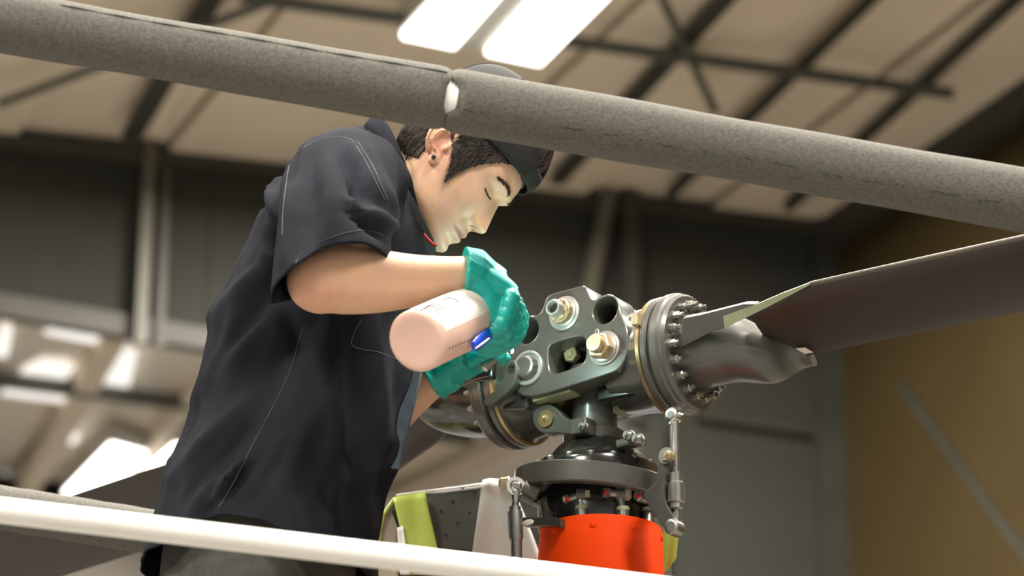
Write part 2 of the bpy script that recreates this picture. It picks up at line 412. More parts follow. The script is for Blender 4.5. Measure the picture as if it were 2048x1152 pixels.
for (s, q, wt, lab) in [(-12.5, 7.0, 1.0, 'added ceiling light above the back of the person, out of the picture'), (-12.5, 12.0, 0.8, 'added ceiling light above the dark padded rail, out of the picture'), (-7.0, 11.0, 1.2, 'added ceiling light straight above the rotor hub, out of the picture'),
        (-2.5, 10.5, 1.2, 'added ceiling light above the right rotor blade, out of the picture'), (-4.6, 6.5, 1.0, 'added ceiling light behind the rotor head, above the picture'), (-7.0, 16.5, 1.0, 'added ceiling light above the viewer, out of the picture'), (-13.5, 16.5, 1.2, 'ceiling light at the viewer\'s left, out of the picture')]:
    added_lamp_at(s, q, lab, 'added ceiling lights overhead', LAMP_W*wt)  # unseen lamps, added to light the subject from above and in front
# ================================================================== RAILS
def rail_frame(p, q):
    t = (q - p).normalized(); e = t.cross(V((0, 0, 1))).normalized(); u = e.cross(t); return t, e, u
pa, pb = at(-420, 42 - 0.175*420, 3.70), at(2140, 42 + 0.175*2140, 3.89)
gr = empty('padded_rail', (pa.x, pa.y, 0), label='grey foam-padded guard rail crossing in front of the cap, white pipe at its gap', cat='rail')
t, e, u = rail_frame(pa, pb); L = (pb - pa).length
pm = MB(); pm.tube([V((pa.x, pa.y, 0.0)), pa + V((0, 0, -0.1)), pa + V((0.02, 0, -0.03)), pa + t*0.08, pb - t*0.08, pb + V((-0.02, 0, -0.03)), pb + V((0, 0, -0.1)), V((pb.x, pb.y, 0.0))], 0.021, 18)
part('pipe', pm, 'pipe_white', gr)
def tpos(px): # position along the rail seen at a pixel column
    lo, hi = 0.0, L
    for _ in range(40):
        m_ = (lo + hi)/2
        if pix(pa + t*m_)[0] < px: lo = m_
        else: hi = m_
    return lo
def sleeve(t0, t1, r, slit, label, lean=0.0, notch=0):
    n = 60; seg = 64; rr = []
    rn = random.Random(3)
    for i in range(n + 1):
        fr = i/n; fr = fr*fr*(3 - 2*fr)*0.6 + 0.4*fr; tt = t0 + (t1 - t0)*fr
        endr = min(tt - t0, t1 - tt)
        k = 1 - 0.10*math.exp(-(endr/0.006)**2)
        wob = 1 + 0.018*math.sin(tt*9 + lean*5) + 0.012*math.sin(tt*23)
        row = []
        for j in range(seg):
            a = 2*math.pi*j/seg
            rad = r*k*wob
            if slit is not None:
                d = (a - slit + math.pi) % (2*math.pi) - math.pi
                rad -= 0.014*math.exp(-(d/0.045)**2)
            sh = 0.0
            if notch:
                d = (a - cam_ang - 0.05 + math.pi) % (2*math.pi) - math.pi
                sh = notch*0.017*(1/(1 + (d/0.55)**8))*math.exp(-(((tt - t0) if notch > 0 else (t1 - tt))/0.02)**2)
            row.append(pa + t*(tt + sh) + e*(rad*math.cos(a)) + u*(rad*math.sin(a)))
        rr.append(row)
    inner = lambda tt: [pa + t*tt + e*(0.024*math.cos(2*math.pi*j/seg)) + u*(0.024*math.sin(2*math.pi*j/seg)) for j in range(seg)]
    rr = [inner(t0 + 0.004)] + rr + [inner(t1 - 0.004)]
    mb = MB(); mb.rings(rr, True, False, False)
    return part('foam_sleeve', mb, 'foam', gr, ang=70, label=label)
# the camera-facing side is -e or +e
esgn = 1 if e.dot(fwd) < 0 else -1
slit_ang = math.atan2(0.51, esgn*0.86); cam_ang = math.atan2(-0.35, esgn*0.94)
sleeve(tpos(-300), tpos(896), 0.0430, None, 'left foam sleeve with a slit along its top', 0, -0.3)
slm = MB(); n_ = 60; t_0, t_1 = tpos(112), tpos(884)
slm.tube([(lambda tt: pa + t*tt + (e*math.cos(slit_ang) + u*math.sin(slit_ang))*(0.0430*(1 + 0.018*math.sin(tt*9) + 0.012*math.sin(tt*23)) - 0.0006))(t_0 + (t_1 - t_0)*i/n_) for i in range(n_ + 1)], [0.0004] + [0.0017 + 0.0006*math.sin(i*.9) for i in range(n_ - 1)] + [0.0015], 8)
part('slit', slm, 'foam_in', gr)
rs = random.Random(11); cr = math.atan2(-0.62, esgn*0.78); k_ = tpos(925)
while k_ < tpos(2060):
    ln_ = rs.uniform(0.02, 0.07); sm_ = MB()
    sm_.tube([pa + t*(k_ + ln_*i/6) + (e*math.cos(cr + da) + u*math.sin(cr + da))*(0.0440*(1 + 0.018*math.sin((k_ + ln_*i/6)*9 + 5) + 0.012*math.sin((k_ + ln_*i/6)*23)) - 0.0004) for i, da in enumerate([rs.uniform(-.06, .06) for _ in range(7)])], [0.0002] + [rs.uniform(.0003, .0009) for _ in range(5)] + [0.0002], 6)
    part('crease', sm_, 'foam_in', gr); k_ += ln_ + rs.uniform(0.0, 0.03)
cm_ = MB(); cm_.lathe(pa + t*tpos(884), t, [(0, 0.0215), (0, 0.0335), (0.001, 0.0345), (0.026, 0.0345), (0.027, 0.0335), (0.027, 0.0215)], 40); part('pipe_collar', cm_, 'pipe_white', gr)
sleeve(tpos(895.5), tpos(2128), 0.0440, None, 'right foam sleeve', 1.0, 1.0)

pa2, pb2 = at(-420, 1016 - 0.125*420, 3.50), at(1700, 1016 + 0.125*1700, 3.62)
wrl = empty('white_rail', (pa2.x, pa2.y, 0), label='plain white painted rail running across the bottom of the picture', cat='rail')
pm = MB(); pm.tube([V((pa2.x, pa2.y, 0)), pa2 + V((0, 0, -0.07)), pa2 + V((0.03, 0, -0.015)), pa2 + V((0.08, 0, -0.013)), pb2 + V((-0.08, 0, 0.012)), pb2 + V((-0.03, 0, -0.012)), pb2 + V((0, 0, -0.07)), V((pb2.x, pb2.y, 0))], 0.0160, 18)
part('pipe', pm, 'pipe_white', wrl)

# dark padded rail behind the man's hip
pa3, pb3 = at(-300, 1015 - 48, 4.82), at(420, 1015 + 67, 4.86)
dr = empty('padded_rail', (pa3.x, pa3.y, 0), label='dark padded rail behind the white rail at lower left, ending behind the shirt', cat='rail')
t3, e3, u3 = rail_frame(pa3, pb3); L3 = (pb3 - pa3).length
pm = MB(); pm.tube([V((pa3.x, pa3.y, 0)), pa3 + V((0, 0, -0.06)), pa3 + t3*0.03, pb3 - t3*0.03, pb3 + V((0, 0, -0.06)), V((pb3.x, pb3.y, 0))], 0.021, 16)
part('pipe', pm, 'pipe_white', dr)
pm = MB(); pm.lathe(pa3 + t3*0.06, t3, [(0, 0.022), (0, 0.034), (0.004, 0.0375)] + [(0.004 + (L3 - 0.128)*i/20, 0.0375 + 0.0006*math.sin(i*2)) for i in range(1, 20)] + [(L3 - 0.124, 0.0375), (L3 - 0.12, 0.034), (L3 - 0.12, 0.022)], 40)
part('foam_sleeve', pm, 'foam', dr)

# ================================================================== HELICOPTER ROTOR HEAD
O = at(1190, 752, 4.55)
ALPHA = R(35)
HX = V((math.cos(ALPHA), -math.sin(ALPHA), 0)); HY = V((math.sin(ALPHA), math.cos(ALPHA), 0)); HZ = V((0, 0, 1))   # local x along blade, local -y towards the camera
heli = empty('helicopter', O, -ALPHA, label='helicopter rotor head with grey hub, two dark blades and an orange mast housing', cat='helicopter')
HI = WM[heli.name].inverted()
def hp(px, py, n0):                # local point on the plane local y = -n0
    return HI @ on_plane(px, py, O - HY*n0, HY)
N0 = 0.085
# hub block -------------------------------------------------------------
outl = [(1030.9,666),(1035.4,648),(1044,636),(1058,631),(1071.5,631),(1080.5,626),(1087,612),(1092,596),(1101,587),(1132,579),(1164,570.5),(1171,573),(1177.6,587),(1182,599),(1191,599),(1202,590),(1218,587),(1232,594),(1238.5,608),(1243,630),(1254,653),(1258,680),(1254,711.5),(1238.5,738.6),(1220,747.6),(1148,770),(1080.5,790.5),(1050,793),(1032,784),(1022,760),(1020,735),(1026,705)]
o2 = [hp(x, y, N0) for x, y in outl]; o2 = [(p.x, p.z) for p in o2]
def circ(px, py, r, n=28):
    c = hp(px, py, N0); return [(c.x + r*math.cos(2*math.pi*i/n), c.z + r*math.sin(2*math.pi*i/n)) for i in range(n)]
HR1 = 0.0215
slot = [hp(x, y, N0) for x, y in [(1096,697),(1105,686),(1160,671),(1170,676),(1172,690),(1172,712),(1168,724),(1160,731),(1112,748),(1103,746),(1098,735)]]
slot = smooth_poly([(p.x, p.z) for p in slot], 1)
plate = fill2d(smooth_poly(o2, 1), [circ(1054.6, 662, HR1), circ(1210.5, 620, HR1 + 0.001), slot], 0.022, 0.0022, 'hub_plate', None)
TH = 0.185                         # whole thickness of the hub
for nm, yc in (('hub_plate', -N0 + 0.0242), ('hub_plate', -N0 + TH - 0.0242)):
    me = plate if yc < 0 else plate.copy()
    me2 = me.copy(); me2.transform(Matrix.Translation((0, yc, 0)) @ Matrix.Rotation(R(90), 4, 'X'))
    me2.materials.clear(); hubp = link('hub_plate', me2, 'hub', heli, ang=30)
    if yc < 0: HUBP = hubp
# core between the plates (solid to the right, open at slot and holes)
cpx = [(1098,590),(1164,572),(1176,588),(1243,632),(1256,655),(1257,680),(1250,714),(1236,738),(1148,768),(1180,735),(1180,664),(1092,690),(1085,640)]
cp = [hp(x, y, N0) for x, y in cpx]; cp = [(p.x, p.z) for p in cp]
core = fill2d(cp, [circ(1210.5, 620, HR1 + 0.001)], (TH - 0.092)/2, 0.0004, 'hub_core', None)
core.transform(Matrix.Translation((0, -N0 + TH/2, 0)) @ Matrix.Rotation(R(90), 4, 'X'))
link('hub_core', core, 'hub', heli, ang=30)
low = hp(1110, 780, N0)
mb = MB()
zl = hp(1150, 765, N0).z
for (x, y) in [(1054.6, 662)]:     # bushing behind the left open hole
    c = hp(x, y, N0); mb.lathe((c.x, -N0 + 0.045, c.z), (0, 1, 0), [(0, HR1), (0, 0.03), (0.09, 0.03), (0.09, HR1), (0, HR1)], 28, caps=False)
lpart('bushing', mb, 'hub_dark', HUBP)
AXN = V((0, -1, 0))                # out of the front plate
def washer(c, r, h, m='washer', y=None):
    mb = MB(); mb.lathe(c, AXN, [(0, r), (h*.7, r), (h, r - 0.0012), (h, r*0.5)], 36); return lpart('washer', mb, m, HUBP)
def hexnut(c, r, h, m='brass', name='nut', ph=0.3):
    mb = MB(); mb.lathe(c, AXN, [(0, r), (h*.85, r), (h, r*.9)], 6, ph=ph); return lpart(name, mb, m, HUBP, ang=20)
# top bolt with hollow end
c = hp(1129.5, 627, N0); washer(c, 0.0285, 0.003); washer(c + AXN*0.003, 0.0235, 0.003, 'washer')
mb = MB(); mb.lathe(c + AXN*0.006, AXN, [(0, 0.0200), (0.010, 0.0200), (0.012, 0.018), (0.012, 0.011)], 12, ph=0.2); lpart('castle_nut', mb, 'brass', HUBP, ang=25)
for i in range(6):
    a = 2*math.pi*i/6; mb = MB(); mb.box(c + AXN*0.019 + V((0.0155*math.cos(a), 0, 0.0155*math.sin(a))), (0.005, 0.004, 0.008), (V((math.cos(a), 0, math.sin(a))), V((0, 1, 0)), V((-math.sin(a), 0, math.cos(a)))))
    lpart('castle_lug', mb, 'brass', HUBP, smooth=False)
mb = MB(); mb.lathe(c + AXN*0.012, AXN, [(0, 0.0135), (0.022, 0.0135), (0.0235, 0.0128), (0.0235, 0.0098), (0.010, 0.0094)], 28, caps=True); lpart('hollow_bolt', mb, 'washer', HUBP)
mb = MB(); mb.lathe(c + AXN*0.0225, AXN, [(0, 0.0094), (0.004, 0.0093)], 24); lpart('dark_bore_disc', mb, 'rivet', HUBP)  # black disc that paints the darkness inside the hollow bolt
# right nut
c = hp(1209.5, 697, N0); washer(c, 0.0285, 0.003); washer(c + AXN*0.003, 0.0245, 0.003, 'washer')
hexnut(c + AXN*0.006, 0.0215, 0.016)
mb = MB(); mb.lathe(c + AXN*0.020, AXN, [(0, 0.0145), (0.011, 0.0145), (0.013, 0.0130), (0.013, 0.004)], 28); lpart('bolt_end', mb, 'brass', HUBP)
mb = MB(); cc = c + AXN*0.022 + V((0, 0, 0.019)); mb.tube([cc + V((0.002, 0, -0.008)), cc + V((0.003, 0, 0.004)), cc + V((0.0005, 0, 0.0075)), cc + V((-0.0025, 0, 0.004)), cc + V((-0.0015, 0, -0.008))], 0.0011, 8); lpart('cotter_pin', mb, 'steel', HUBP)
# lower left bearing
c = hp(1057, 737, N0)
mb = MB(); mb.lathe(c, AXN, [(0, 0.029), (0.004, 0.029), (0.0055, 0.0275), (0.0055, 0.0245), (0.001, 0.0235), (0.001, 0.010), (0.003, 0.009), (0.003, 0.002)], 40); lpart('bearing', mb, 'washer', HUBP)
mb = MB(); mb.lathe(c + AXN*0.002, AXN, [(0, 0.020), (0.012, 0.018), (0.014, 0.015)], 12); lpart('bearing_nut', mb, 'steel_dull', HUBP, ang=20)
# lever with small hole in front of it
lv = [hp(x, y, N0 + 0.015) for x, y in [(1013,738),(1018,724),(1028,720),(1036,728),(1036,752),(1030,772),(1014,790),(985,812),(972,812),(970,800),(990,784),(1008,766)]]
lvm = fill2d(smooth_poly([(p.x, p.z) for p in lv], 1), [[(lambda c0: (c0.x + 0.0042*math.cos(i*math.pi/6), c0.z + 0.0042*math.sin(i*math.pi/6)))(hp(1027, 738, N0 + 0.015)) for i in range(12)]], 0.006, 0.0012, 'lever', None)
lvm.transform(Matrix.Translation((0, -N0 - 0.012, 0)) @ Matrix.Rotation(R(90), 4, 'X')); LEV = link('lever', lvm, 'hub', heli, ang=30)
c = hp(1027, 738, N0 + 0.015); mb = MB(); mb.lathe((c.x, -N0 - 0.016, c.z), AXN, [(0, 0.0042), (0.0, 0.0085), (0.0045, 0.0085), (0.0045, 0.0042), (0, 0.0042)], 20, caps=False); lpart('eyelet', mb, 'steel', LEV)
# bolt inside the slot
c = hp(1148, 712, N0 - 0.05); hexnut(c, 0.0135, 0.012, 'brass', 'bolt'); mb = MB(); mb.lathe(c, AXN, [(0.012, 0.0075), (0.014, 0.0065), (0.014, 0.002)], 6, ph=.3); lpart('bolt_face', mb, 'brass', HUBP, ang=20)
mb = MB(); c = hp(1140, 722, 0.0); mb.box((c.x, -0.005, c.z), (0.10, 0.012, 0.09)); lpart('slot_web', mb, 'hub_dark', HUBP, smooth=False)
# pale green strips under the hub
for (x0, y0, x1, y1, hgt, nn) in [(1076, 803, 1150, 782, 0.009, N0 - 0.025), (1236, 823, 1322, 800, 0.012, 0.0)]:
    a, b = hp(x0, y0, nn), hp(x1, y1, nn); mb = MB(); mb.bar(a, b, 0.03, hgt); lpart('sealant_strip', mb, 'sealant', heli, smooth=False)
# bronze block and dark bracket between mast and flange
c = hp(1243, 776, 0.02); mb = MB(); mb.lathe(c, (0, -1, 0), [(-0.03, 0.019), (0.02, 0.019), (0.022, 0.017)], 24); lpart('bushing', mb, 'bronze', heli)
mb = MB(); c = hp(1225, 778, 0.03); mb.lathe(c, (0, -1, 0), [(-0.03, 0.022), (0.0, 0.022), (0.003, 0.02), (0.003, 0.016)], 24); lpart('retaining_ring', mb, 'hub', heli)
mb = MB(); c = hp(1275, 790, 0.0); mb.box(c, (0.09, 0.10, 0.036)); lpart('bracket', mb, 'black_gloss', heli, smooth=False, bevel=0.004)
# underside beam to the left collar
mb = MB(); a, b = hp(1100, 792, 0.01), hp(1010, 800, 0.01); mb.bar(a, b, 0.12, 0.075); lpart('yoke', mb, 'hub_dark', heli, bevel=0.006)
a = hp(985, 752, 0.05); mb = MB(); mb.box(a, (0.07, 0.10, 0.05)); lpart('yoke_cap', mb, 'black_gloss', heli, bevel=0.006)

# blade grips ---------------------------------------------------------------
AX = V((1, 0, 0))
fz = hp(1356, 712, 0.0); FA, FZ = fz.x, fz.z
def grip(sign, pitch, fm='hub', smt='sealant'):
    S = sign
    dr_ = lambda vv: [(p[0], p[1], p[2] - (0.10*max(0, p[0] - 0.33) if S < 0 else 0)) for p in vv]     # the far blade droops
    g = bpy.data.objects.new('blade_grip', None)
    rot = Matrix.Identity(4) if S > 0 else Matrix.Rotation(math.pi, 4, 'Z')
    def tr(mb): mb.v = [tuple(rot @ V(p)) for p in mb.v]; return mb
    o = V((0, 0, FZ))
    mb = MB(); mb.lathe(o, AX, [(FA - 0.013, 0.05), (FA - 0.013, 0.0935), (FA - 0.011, 0.096), (FA - 0.003, 0.096), (FA - 0.001, 0.0935), (FA - 0.001, 0.09), (FA + 0.004, 0.09), (FA + 0.004, 0.094), (FA + 0.007, 0.0975), (FA + 0.018, 0.0975), (FA + 0.022, 0.0945), (FA + 0.026, 0.0945), (FA + 0.031, 0.090), (FA + 0.031, 0.05)], 64)
    G = lpart('blade_grip', tr(mb), 'hub', heli, ang=30)
    mb = MB(); mb.lathe(o, AX, [(FA - 0.022, 0.06), (FA - 0.022, 0.093), (FA - 0.0205, 0.0955), (FA - 0.0145, 0.0955), (FA - 0.013, 0.093)], 64); lpart('clamp_ring', tr(mb), 'bronze', G)
    mb = MB(); mb.lathe(o, AX, [(0.06, 0.078), (FA - 0.03, 0.086), (FA - 0.0215, 0.0915)], 40); lpart('grip_neck', tr(mb), 'hub_dark', G)
    mb = MB(); mb.box(o + V((FA - 0.017, -0.093, 0.035)), (0.012, 0.016, 0.018)); lpart('clamp_lug', tr(mb), 'brass', G, smooth=False)
    for i in range(18):
        a = 2*math.pi*(i + 0.3)/18
        d = V((0, math.cos(a), math.sin(a)))
        mb = MB(); q = o + d*0.0745
        mb.lathe(q + AX*(FA + 0.030), AX, [(0, 0.0088), (0.003, 0.0088), (0.003, 0.0070), (0.011, 0.0070), (0.0125, 0.0055), (0.0125, 0.0042), (0.018, 0.0042), (0.0185, 0.003)], 8, ph=a)
        lpart('bolt', tr(mb), 'steel_dull', G, ang=20)
    # root fairing: from round socket to flat cuff
    cs, sn = math.cos(pitch), math.sin(pitch)
    ch = V((0, -cs, sn)); th = V((0, sn, cs))      # chord (near edge raised), thickness
    prof = [  # a, centre offset along chord, half chord, half thickness, thickness-offset
        (FA + 0.028, 0.000, 0.062, 0.062, 0.0), (FA + 0.040, 0.000, 0.060, 0.060, 0.0), (FA + 0.075, -0.002, 0.0595, 0.058, 0), (FA + 0.105, -0.006, 0.060, 0.053, 0),
        (FA + 0.135, -0.016, 0.056, 0.048, -.006), (FA + 0.16, -0.026, 0.049, 0.042, -.012), (FA + 0.18, -0.034, 0.042, 0.032, -.012), (FA + 0.193, -0.042, 0.035, 0.020, -0.006), (FA + 0.205, -0.050, 0.028, 0.013, 0), (FA + 0.225, -0.058, 0.020, 0.010, 0)]
    rr = []
    for row in spline(prof, 30):
        a, c0, hc, ht, to = row; a = FA + 0.028 + (a - FA - 0.028)*0.92
        if S < 0: hc *= 1.15; ht *= 1.2
        rr.append([V((a, 0, FZ)) + ch*(c0 + hc*math.cos(2*math.pi*j/40)) + th*(to + ht*math.sin(2*math.pi*j/40)) for j in range(40)])
    mb = MB(); mb.rings(rr); lpart('root_fairing', tr(mb), fm, G)
    # straight upper cuff plate with sealant edge
    q1, q2, q3 = V((FA + 0.04, 0, FZ)) + ch*0.03 - th*0.054, V((FA + 0.04, 0, FZ)) + ch*0.075 - th*0.026, V((0.44, 0, FZ)) + ch*0.088 - th*0.008
    pn = (q2 - q1).cross(q3 - q1).normalized()
    if pn.y > 0: pn = -pn
    W_ = WM[heli.name]; pnw = (W_.to_3x3() @ pn); q1w = W_ @ q1
    def cpl(px, py): return HI @ on_plane(px, py, q1w, pnw)
    mb = MB(); mb.prism([cpl(*p) for p in [(1364, 637), (1400, 630), (1487, 608), (1512, 608), (1450, 656), (1424, 664), (1359, 697)]], -pn*0.016); lpart('cuff_plate', tr(mb), 'hub', G, smooth=False, bevel=0.0015)
    mb = MB(); mb.prism([cpl(*p) + pn*0.0015 for p in [(1447, 632), (1512, 609), (1565, 586), (1620, 565), (1619, 570), (1535, 614), (1450, 656)]], -pn*0.008); lpart('sealant_plate', tr(mb), smt, G, smooth=False)
    # blade
    sect = [(-1, 0.0), (-0.96, 0.10), (-0.75, 0.42), (-0.3, 0.85), (0.2, 1.0), (0.6, 0.85), (0.88, 0.5), (0.98, 0.2), (1, 0.0), (0.98, -0.2), (0.88, -0.45), (0.6, -0.7), (0.2, -0.75), (-0.3, -0.6), (-0.75, -0.28), (-0.96, -0.06)]
    W_ = WM[heli.name]; ch1 = V((0, -math.cos(R(25)), math.sin(R(25)))); th1 = V((0, math.sin(R(25)), math.cos(R(25))))
    def bp(px, py):
        q_ = HI @ on_plane(px, py, W_ @ V((0, 0, FZ)), W_.to_3x3() @ th1); return q_.x, (q_ - V((0, 0, FZ))).dot(ch1)
    at_, st_ = bp(1620, 565); ae, se = bp(2048, 471); ar, sr_ = bp(1600, 714); af, sf = bp(2048, 622)
    rows = [(ar - 0.03, sr_ + 0.01, st_ - 0.040, 0.006), (ar, sr_, st_ - 0.026, 0.009), (at_, sr_ + (sf - sr_)*.3, st_, 0.012), (0.65, sf, se, 0.012), (0.9, sf, se, 0.012), (1.4, sf, se, 0.012), (2.3, sf, se, 0.011)]
    rr = []
    for a, s0_, s1_, ht in rows:
        rr.append([V((a, 0, FZ)) + ch*((s0_ + s1_)/2 + (s1_ - s0_)/2*x) + th*(ht*y) for x, y in sect])
    mb = MB(); mb.rings(rr); mb.v = dr_(mb.v); B = lpart('rotor_blade', tr(mb), 'blade', heli, ang=50)
    mb = MB(); rr = []
    for a, s0_, s1_, ht in rows[2:]:
        rr.append([V((a, 0, FZ)) + ch*(s1_ + dx) + th*dy for dx, dy in ((0.0010, 0), (0.0, 0.0025), (-0.004, 0.0045), (-0.004, -0.0040), (0.0, -0.0022))])
    mb.rings(rr); mb.v = dr_(mb.v); lpart('leading_edge', tr(mb), 'blade_edge', B)
    mb = MB(); mb.prism([V((a_, 0, FZ)) + ch*s_ - th*0.0085 for a_, s_ in (bp(1594, 688), bp(1612, 686), bp(1629, 696), bp(1612, 698))], -th*0.0015); lpart('placard', tr(mb), 'label', B, smooth=False)
    return G
G1 = grip(1, R(25)); G2 = grip(-1, R(-40), 'black_gloss', 'hub_dark')
# pale strip along the bottom of the right fairing
# mast ---------------------------------------------------------------------
def zpx(py): return -(py - 752)/1152.0
mb = MB(); mb.lathe((0, 0, 0), HZ, [(zpx(1080), 0.034), (zpx(895), 0.034), (zpx(893), 0.036), (zpx(800), 0.036), (zpx(796), 0.040), (zpx(740), 0.040)], 40); lpart('mast', mb, 'hub', heli)
mb = MB(); mb.lathe((0, 0, 0), HZ, [(zpx(898), 0.045), (zpx(896), 0.050), (zpx(866), 0.050), (zpx(862), 0.046), (zpx(858), 0.038)], 40); COL = lpart('mast_collar', mb, 'hub', heli)
# drive link left of the mast
NL = 0.055
lk = [hp(x, y, NL) for x, y in [(1066,838),(1072,818),(1088,808),(1106,810),(1120,822),(1132,836),(1150,843),(1182,842),(1182,872),(1150,870),(1128,868),(1108,866),(1092,869),(1076,860)]]
lm = fill2d(smooth_poly([(p.x, p.z) for p in lk], 2), [], 0.010, 0.0018, 'drive_link', None)
lm.transform(Matrix.Translation((0, -NL + 0.008, 0)) @ Matrix.Rotation(R(90), 4, 'X')); DL = link('drive_link', lm, 'hub', heli, ang=30)
c = hp(1096, 839, NL); c.y = -NL - 0.004
mb = MB(); mb.lathe(c, AXN, [(0, 0.0145), (0.0035, 0.0145), (0.0042, 0.0138), (0.0042, 0.004)], 28); lpart('washer', mb, 'bronze', DL)
mb = MB(); mb.lathe(c + AXN*0.004, AXN, [(0, 0.006), (0.002, 0.0055), (0.002, 0.0035), (0.006, 0.003), (0.0075, 0.001)], 16); lpart('pin', mb, 'brass', DL)
def small_bolt(px, py, nn, r=0.0075, par=None, m='steel', ax=AXN, h=0.010):
    c = hp(px, py, nn); mb = MB(); mb.lathe(c, ax, [(-0.004, r*1.25), (0, r*1.25), (0, r), (h*.7, r), (h, r*.7), (h, r*.45), (h*1.3, r*.4)], 12); return lpart('bolt', mb, m, par or heli, ang=25)
small_bolt(1168, 854, 0.070, 0.0065, COL, 'steel_dull'); 
mb = MB(); mb.box(hp(1166, 856, 0.055), (0.030, 0.03, 0.026)); lpart('clamp_block', mb, 'hub', COL, bevel=0.002)
mb = MB(); a = hp(1262, 886, 0.05); mb.box(a, (0.045, 0.022, 0.013)); lpart('clamp_block', mb, 'hub', COL, bevel=0.003)
small_bolt(1260, 873, 0.065, 0.0085, COL, 'steel_dull', h=0.012); small_bolt(1278, 880, 0.062, 0.0085, COL, 'steel_dull', h=0.012)
# swashplate dome and bearing ring ------------------------------------------
TILT = Matrix.Rotation(R(-3), 4, 'Y')
ax_t = (TILT @ V((0, 0, 1)))
zd = zpx(948)
mb = MB(); mb.lathe((0, 0, zd), ax_t, [(-0.018, 0.104), (0.0, 0.106), (0.006, 0.104), (0.012, 0.096), (0.022, 0.090), (0.028, 0.075), (0.045, 0.062), (0.056, 0.050), (0.060, 0.04)], 64); SW = lpart('swashplate', mb, 'black_gloss', heli, ang=30)
for i in range(18):
    a = 2*math.pi*i/18; d = V((math.cos(a), math.sin(a), 0))
    mb = MB(); mb.lathe(V((0, 0, zd + 0.004)) + d*0.0985, (d*0.35 + HZ).normalized(), [(0, 0.0055), (0.009, 0.0055), (0.011, 0.004)], 8); lpart('bolt', mb, 'steel_dull', SW, ang=25)
# tilted grey outer ring with arms
zr = zpx(971)
RT = Matrix.Translation((0.0, 0.0, zr)) @ Matrix.Rotation(R(9), 4, V((0.82, 0, 0)) ) 
tl = Matrix.Translation((0, 0, zr)) @ Matrix.Rotation(R(6), 4, 'Y')
def tloc(mb): mb.v = [tuple(tl @ V(p)) for p in mb.v]; return mb
mb = MB(); mb.lathe((0, 0, 0), HZ, [(-0.017, 0.108), (-0.017, 0.126), (-0.015, 0.1285), (0.015, 0.1285), (0.017, 0.126), (0.017, 0.108), (-0.017, 0.108)], 72, caps=False); RG = lpart('outer_ring', tloc(mb), 'hub', heli, ang=30)
mb = MB(); mb.lathe((0, 0, zr - 0.02), HZ, [(-0.055, 0.088), (0.01, 0.092), (0.02, 0.085)], 48); lpart('inner_ring', mb, 'black_gloss', SW)
# right scissor arm
arm = [hp(x, y, 0.085) for x, y in [(1320,905),(1330,897),(1344,905),(1344,922),(1335,950),(1328,990),(1340,1020),(1356,1042),(1352,1062),(1336,1066),(1318,1040),(1298,1010),(1290,985),(1305,975),(1316,960),(1318,930)]]
am = fill2d(smooth_poly([(p.x, p.z) for p in arm], 1), [], 0.010, 0.0015, 'scissor_arm', None)
am.transform(Matrix.Translation((0, -0.078, 0)) @ Matrix.Rotation(R(90), 4, 'X')); SA = link('scissor_arm', am, 'hub', heli, ang=30)
c = hp(1334, 912, 0.092); mb = MB(); mb.lathe(c, AXN, [(0, 0.013), (0.004, 0.013), (0.004, 0.009), (0.007, 0.009)], 20); lpart('washer', mb, 'steel_dull', SA)
small_bolt(1340, 911, 0.103, 0.006, SA, 'brass')
mb = MB(); c = hp(1349, 1056, 0.09); mb.lathe(c, AXN, [(-0.01, 0.0125), (0.010, 0.0125), (0.012, 0.010), (0.012, 0.006)], 20); lpart('rod_end', mb, 'steel_dull', SA)
# pitch links
def link_rod(name, segs, nn, label):
    pts = [hp(x, y, nn) for x, y, r in segs]; mb = MB(); mb.tube(pts, [r for _, _, r in segs], 18); return lpart(name, mb, 'steel_dull', heli, ang=35, label=label)
P1 = link_rod('pitch_link', [(1347,838,.0075),(1347,850,.009),(1349,852,.0075),(1350,900,.0078),(1351,945,.0072),(1352,948,.011),(1352,965,.011),(1352.5,968,.0135),(1353,1005,.0135),(1353,1008,.0105),(1353.5,1018,.0105),(1354,1020,.006),(1353,1050,.006)], 0.075, 'right pitch link')
mb = MB(); c = hp(1347, 832, 0.075); mb.lathe(c, AXN, [(-0.008, 0.0115), (0.008, 0.0115), (0.010, 0.009), (0.010, 0.005)], 18); lpart('rod_end', mb, 'steel', P1)
mb = MB(); a, b = hp(1338, 822, 0.075), hp(1368, 832, 0.075); mb.tube([a, b], 0.0042, 12); lpart('bolt', mb, 'steel', P1)
mb = MB(); mb.tube([hp(1344, 816, 0.076), hp(1347, 832, 0.076)], [0.004, 0.009], 10); lpart('clevis', mb, 'steel_dull', P1)
P2 = link_rod('pitch_link', [(1031,1003,.0055),(1030,1012,.0055),(1030,1014,.009),(1030,1022,.009),(1030,1024,.0115),(1032,1075,.0115),(1032.5,1082,.009),(1034,1180,.0085)], 0.125, 'left pitch link')
c = hp(1030, 975, 0.125); mb = MB(); mb.lathe(c, (0.75, -0.65, 0.05), [(-0.007, 0.010), (-0.007, 0.0155), (0.007, 0.0155), (0.007, 0.010), (0.003, 0.006)], 28); lpart('rod_end', mb, 'steel', P2)
mb = MB(); mb.tube([hp(1031, 985, 0.125), hp(1031, 1006, 0.125)], [0.010, 0.0055], 14); lpart('shank', mb, 'steel', P2)
mb = MB(); a = hp(1016, 968, 0.130); mb.tube([hp(1040, 972, 0.12), a], 0.0075, 14); lpart('bolt', mb, 'steel_dull', P2)
mb = MB(); mb.lathe(hp(1010, 967, 0.132), (-0.9, -0.4, 0), [(-0.004, 0.0105), (0.006, 0.0105), (0.009, 0.008), (0.009, 0.004)], 6); lpart('nut', mb, 'brass', P2, ang=20)
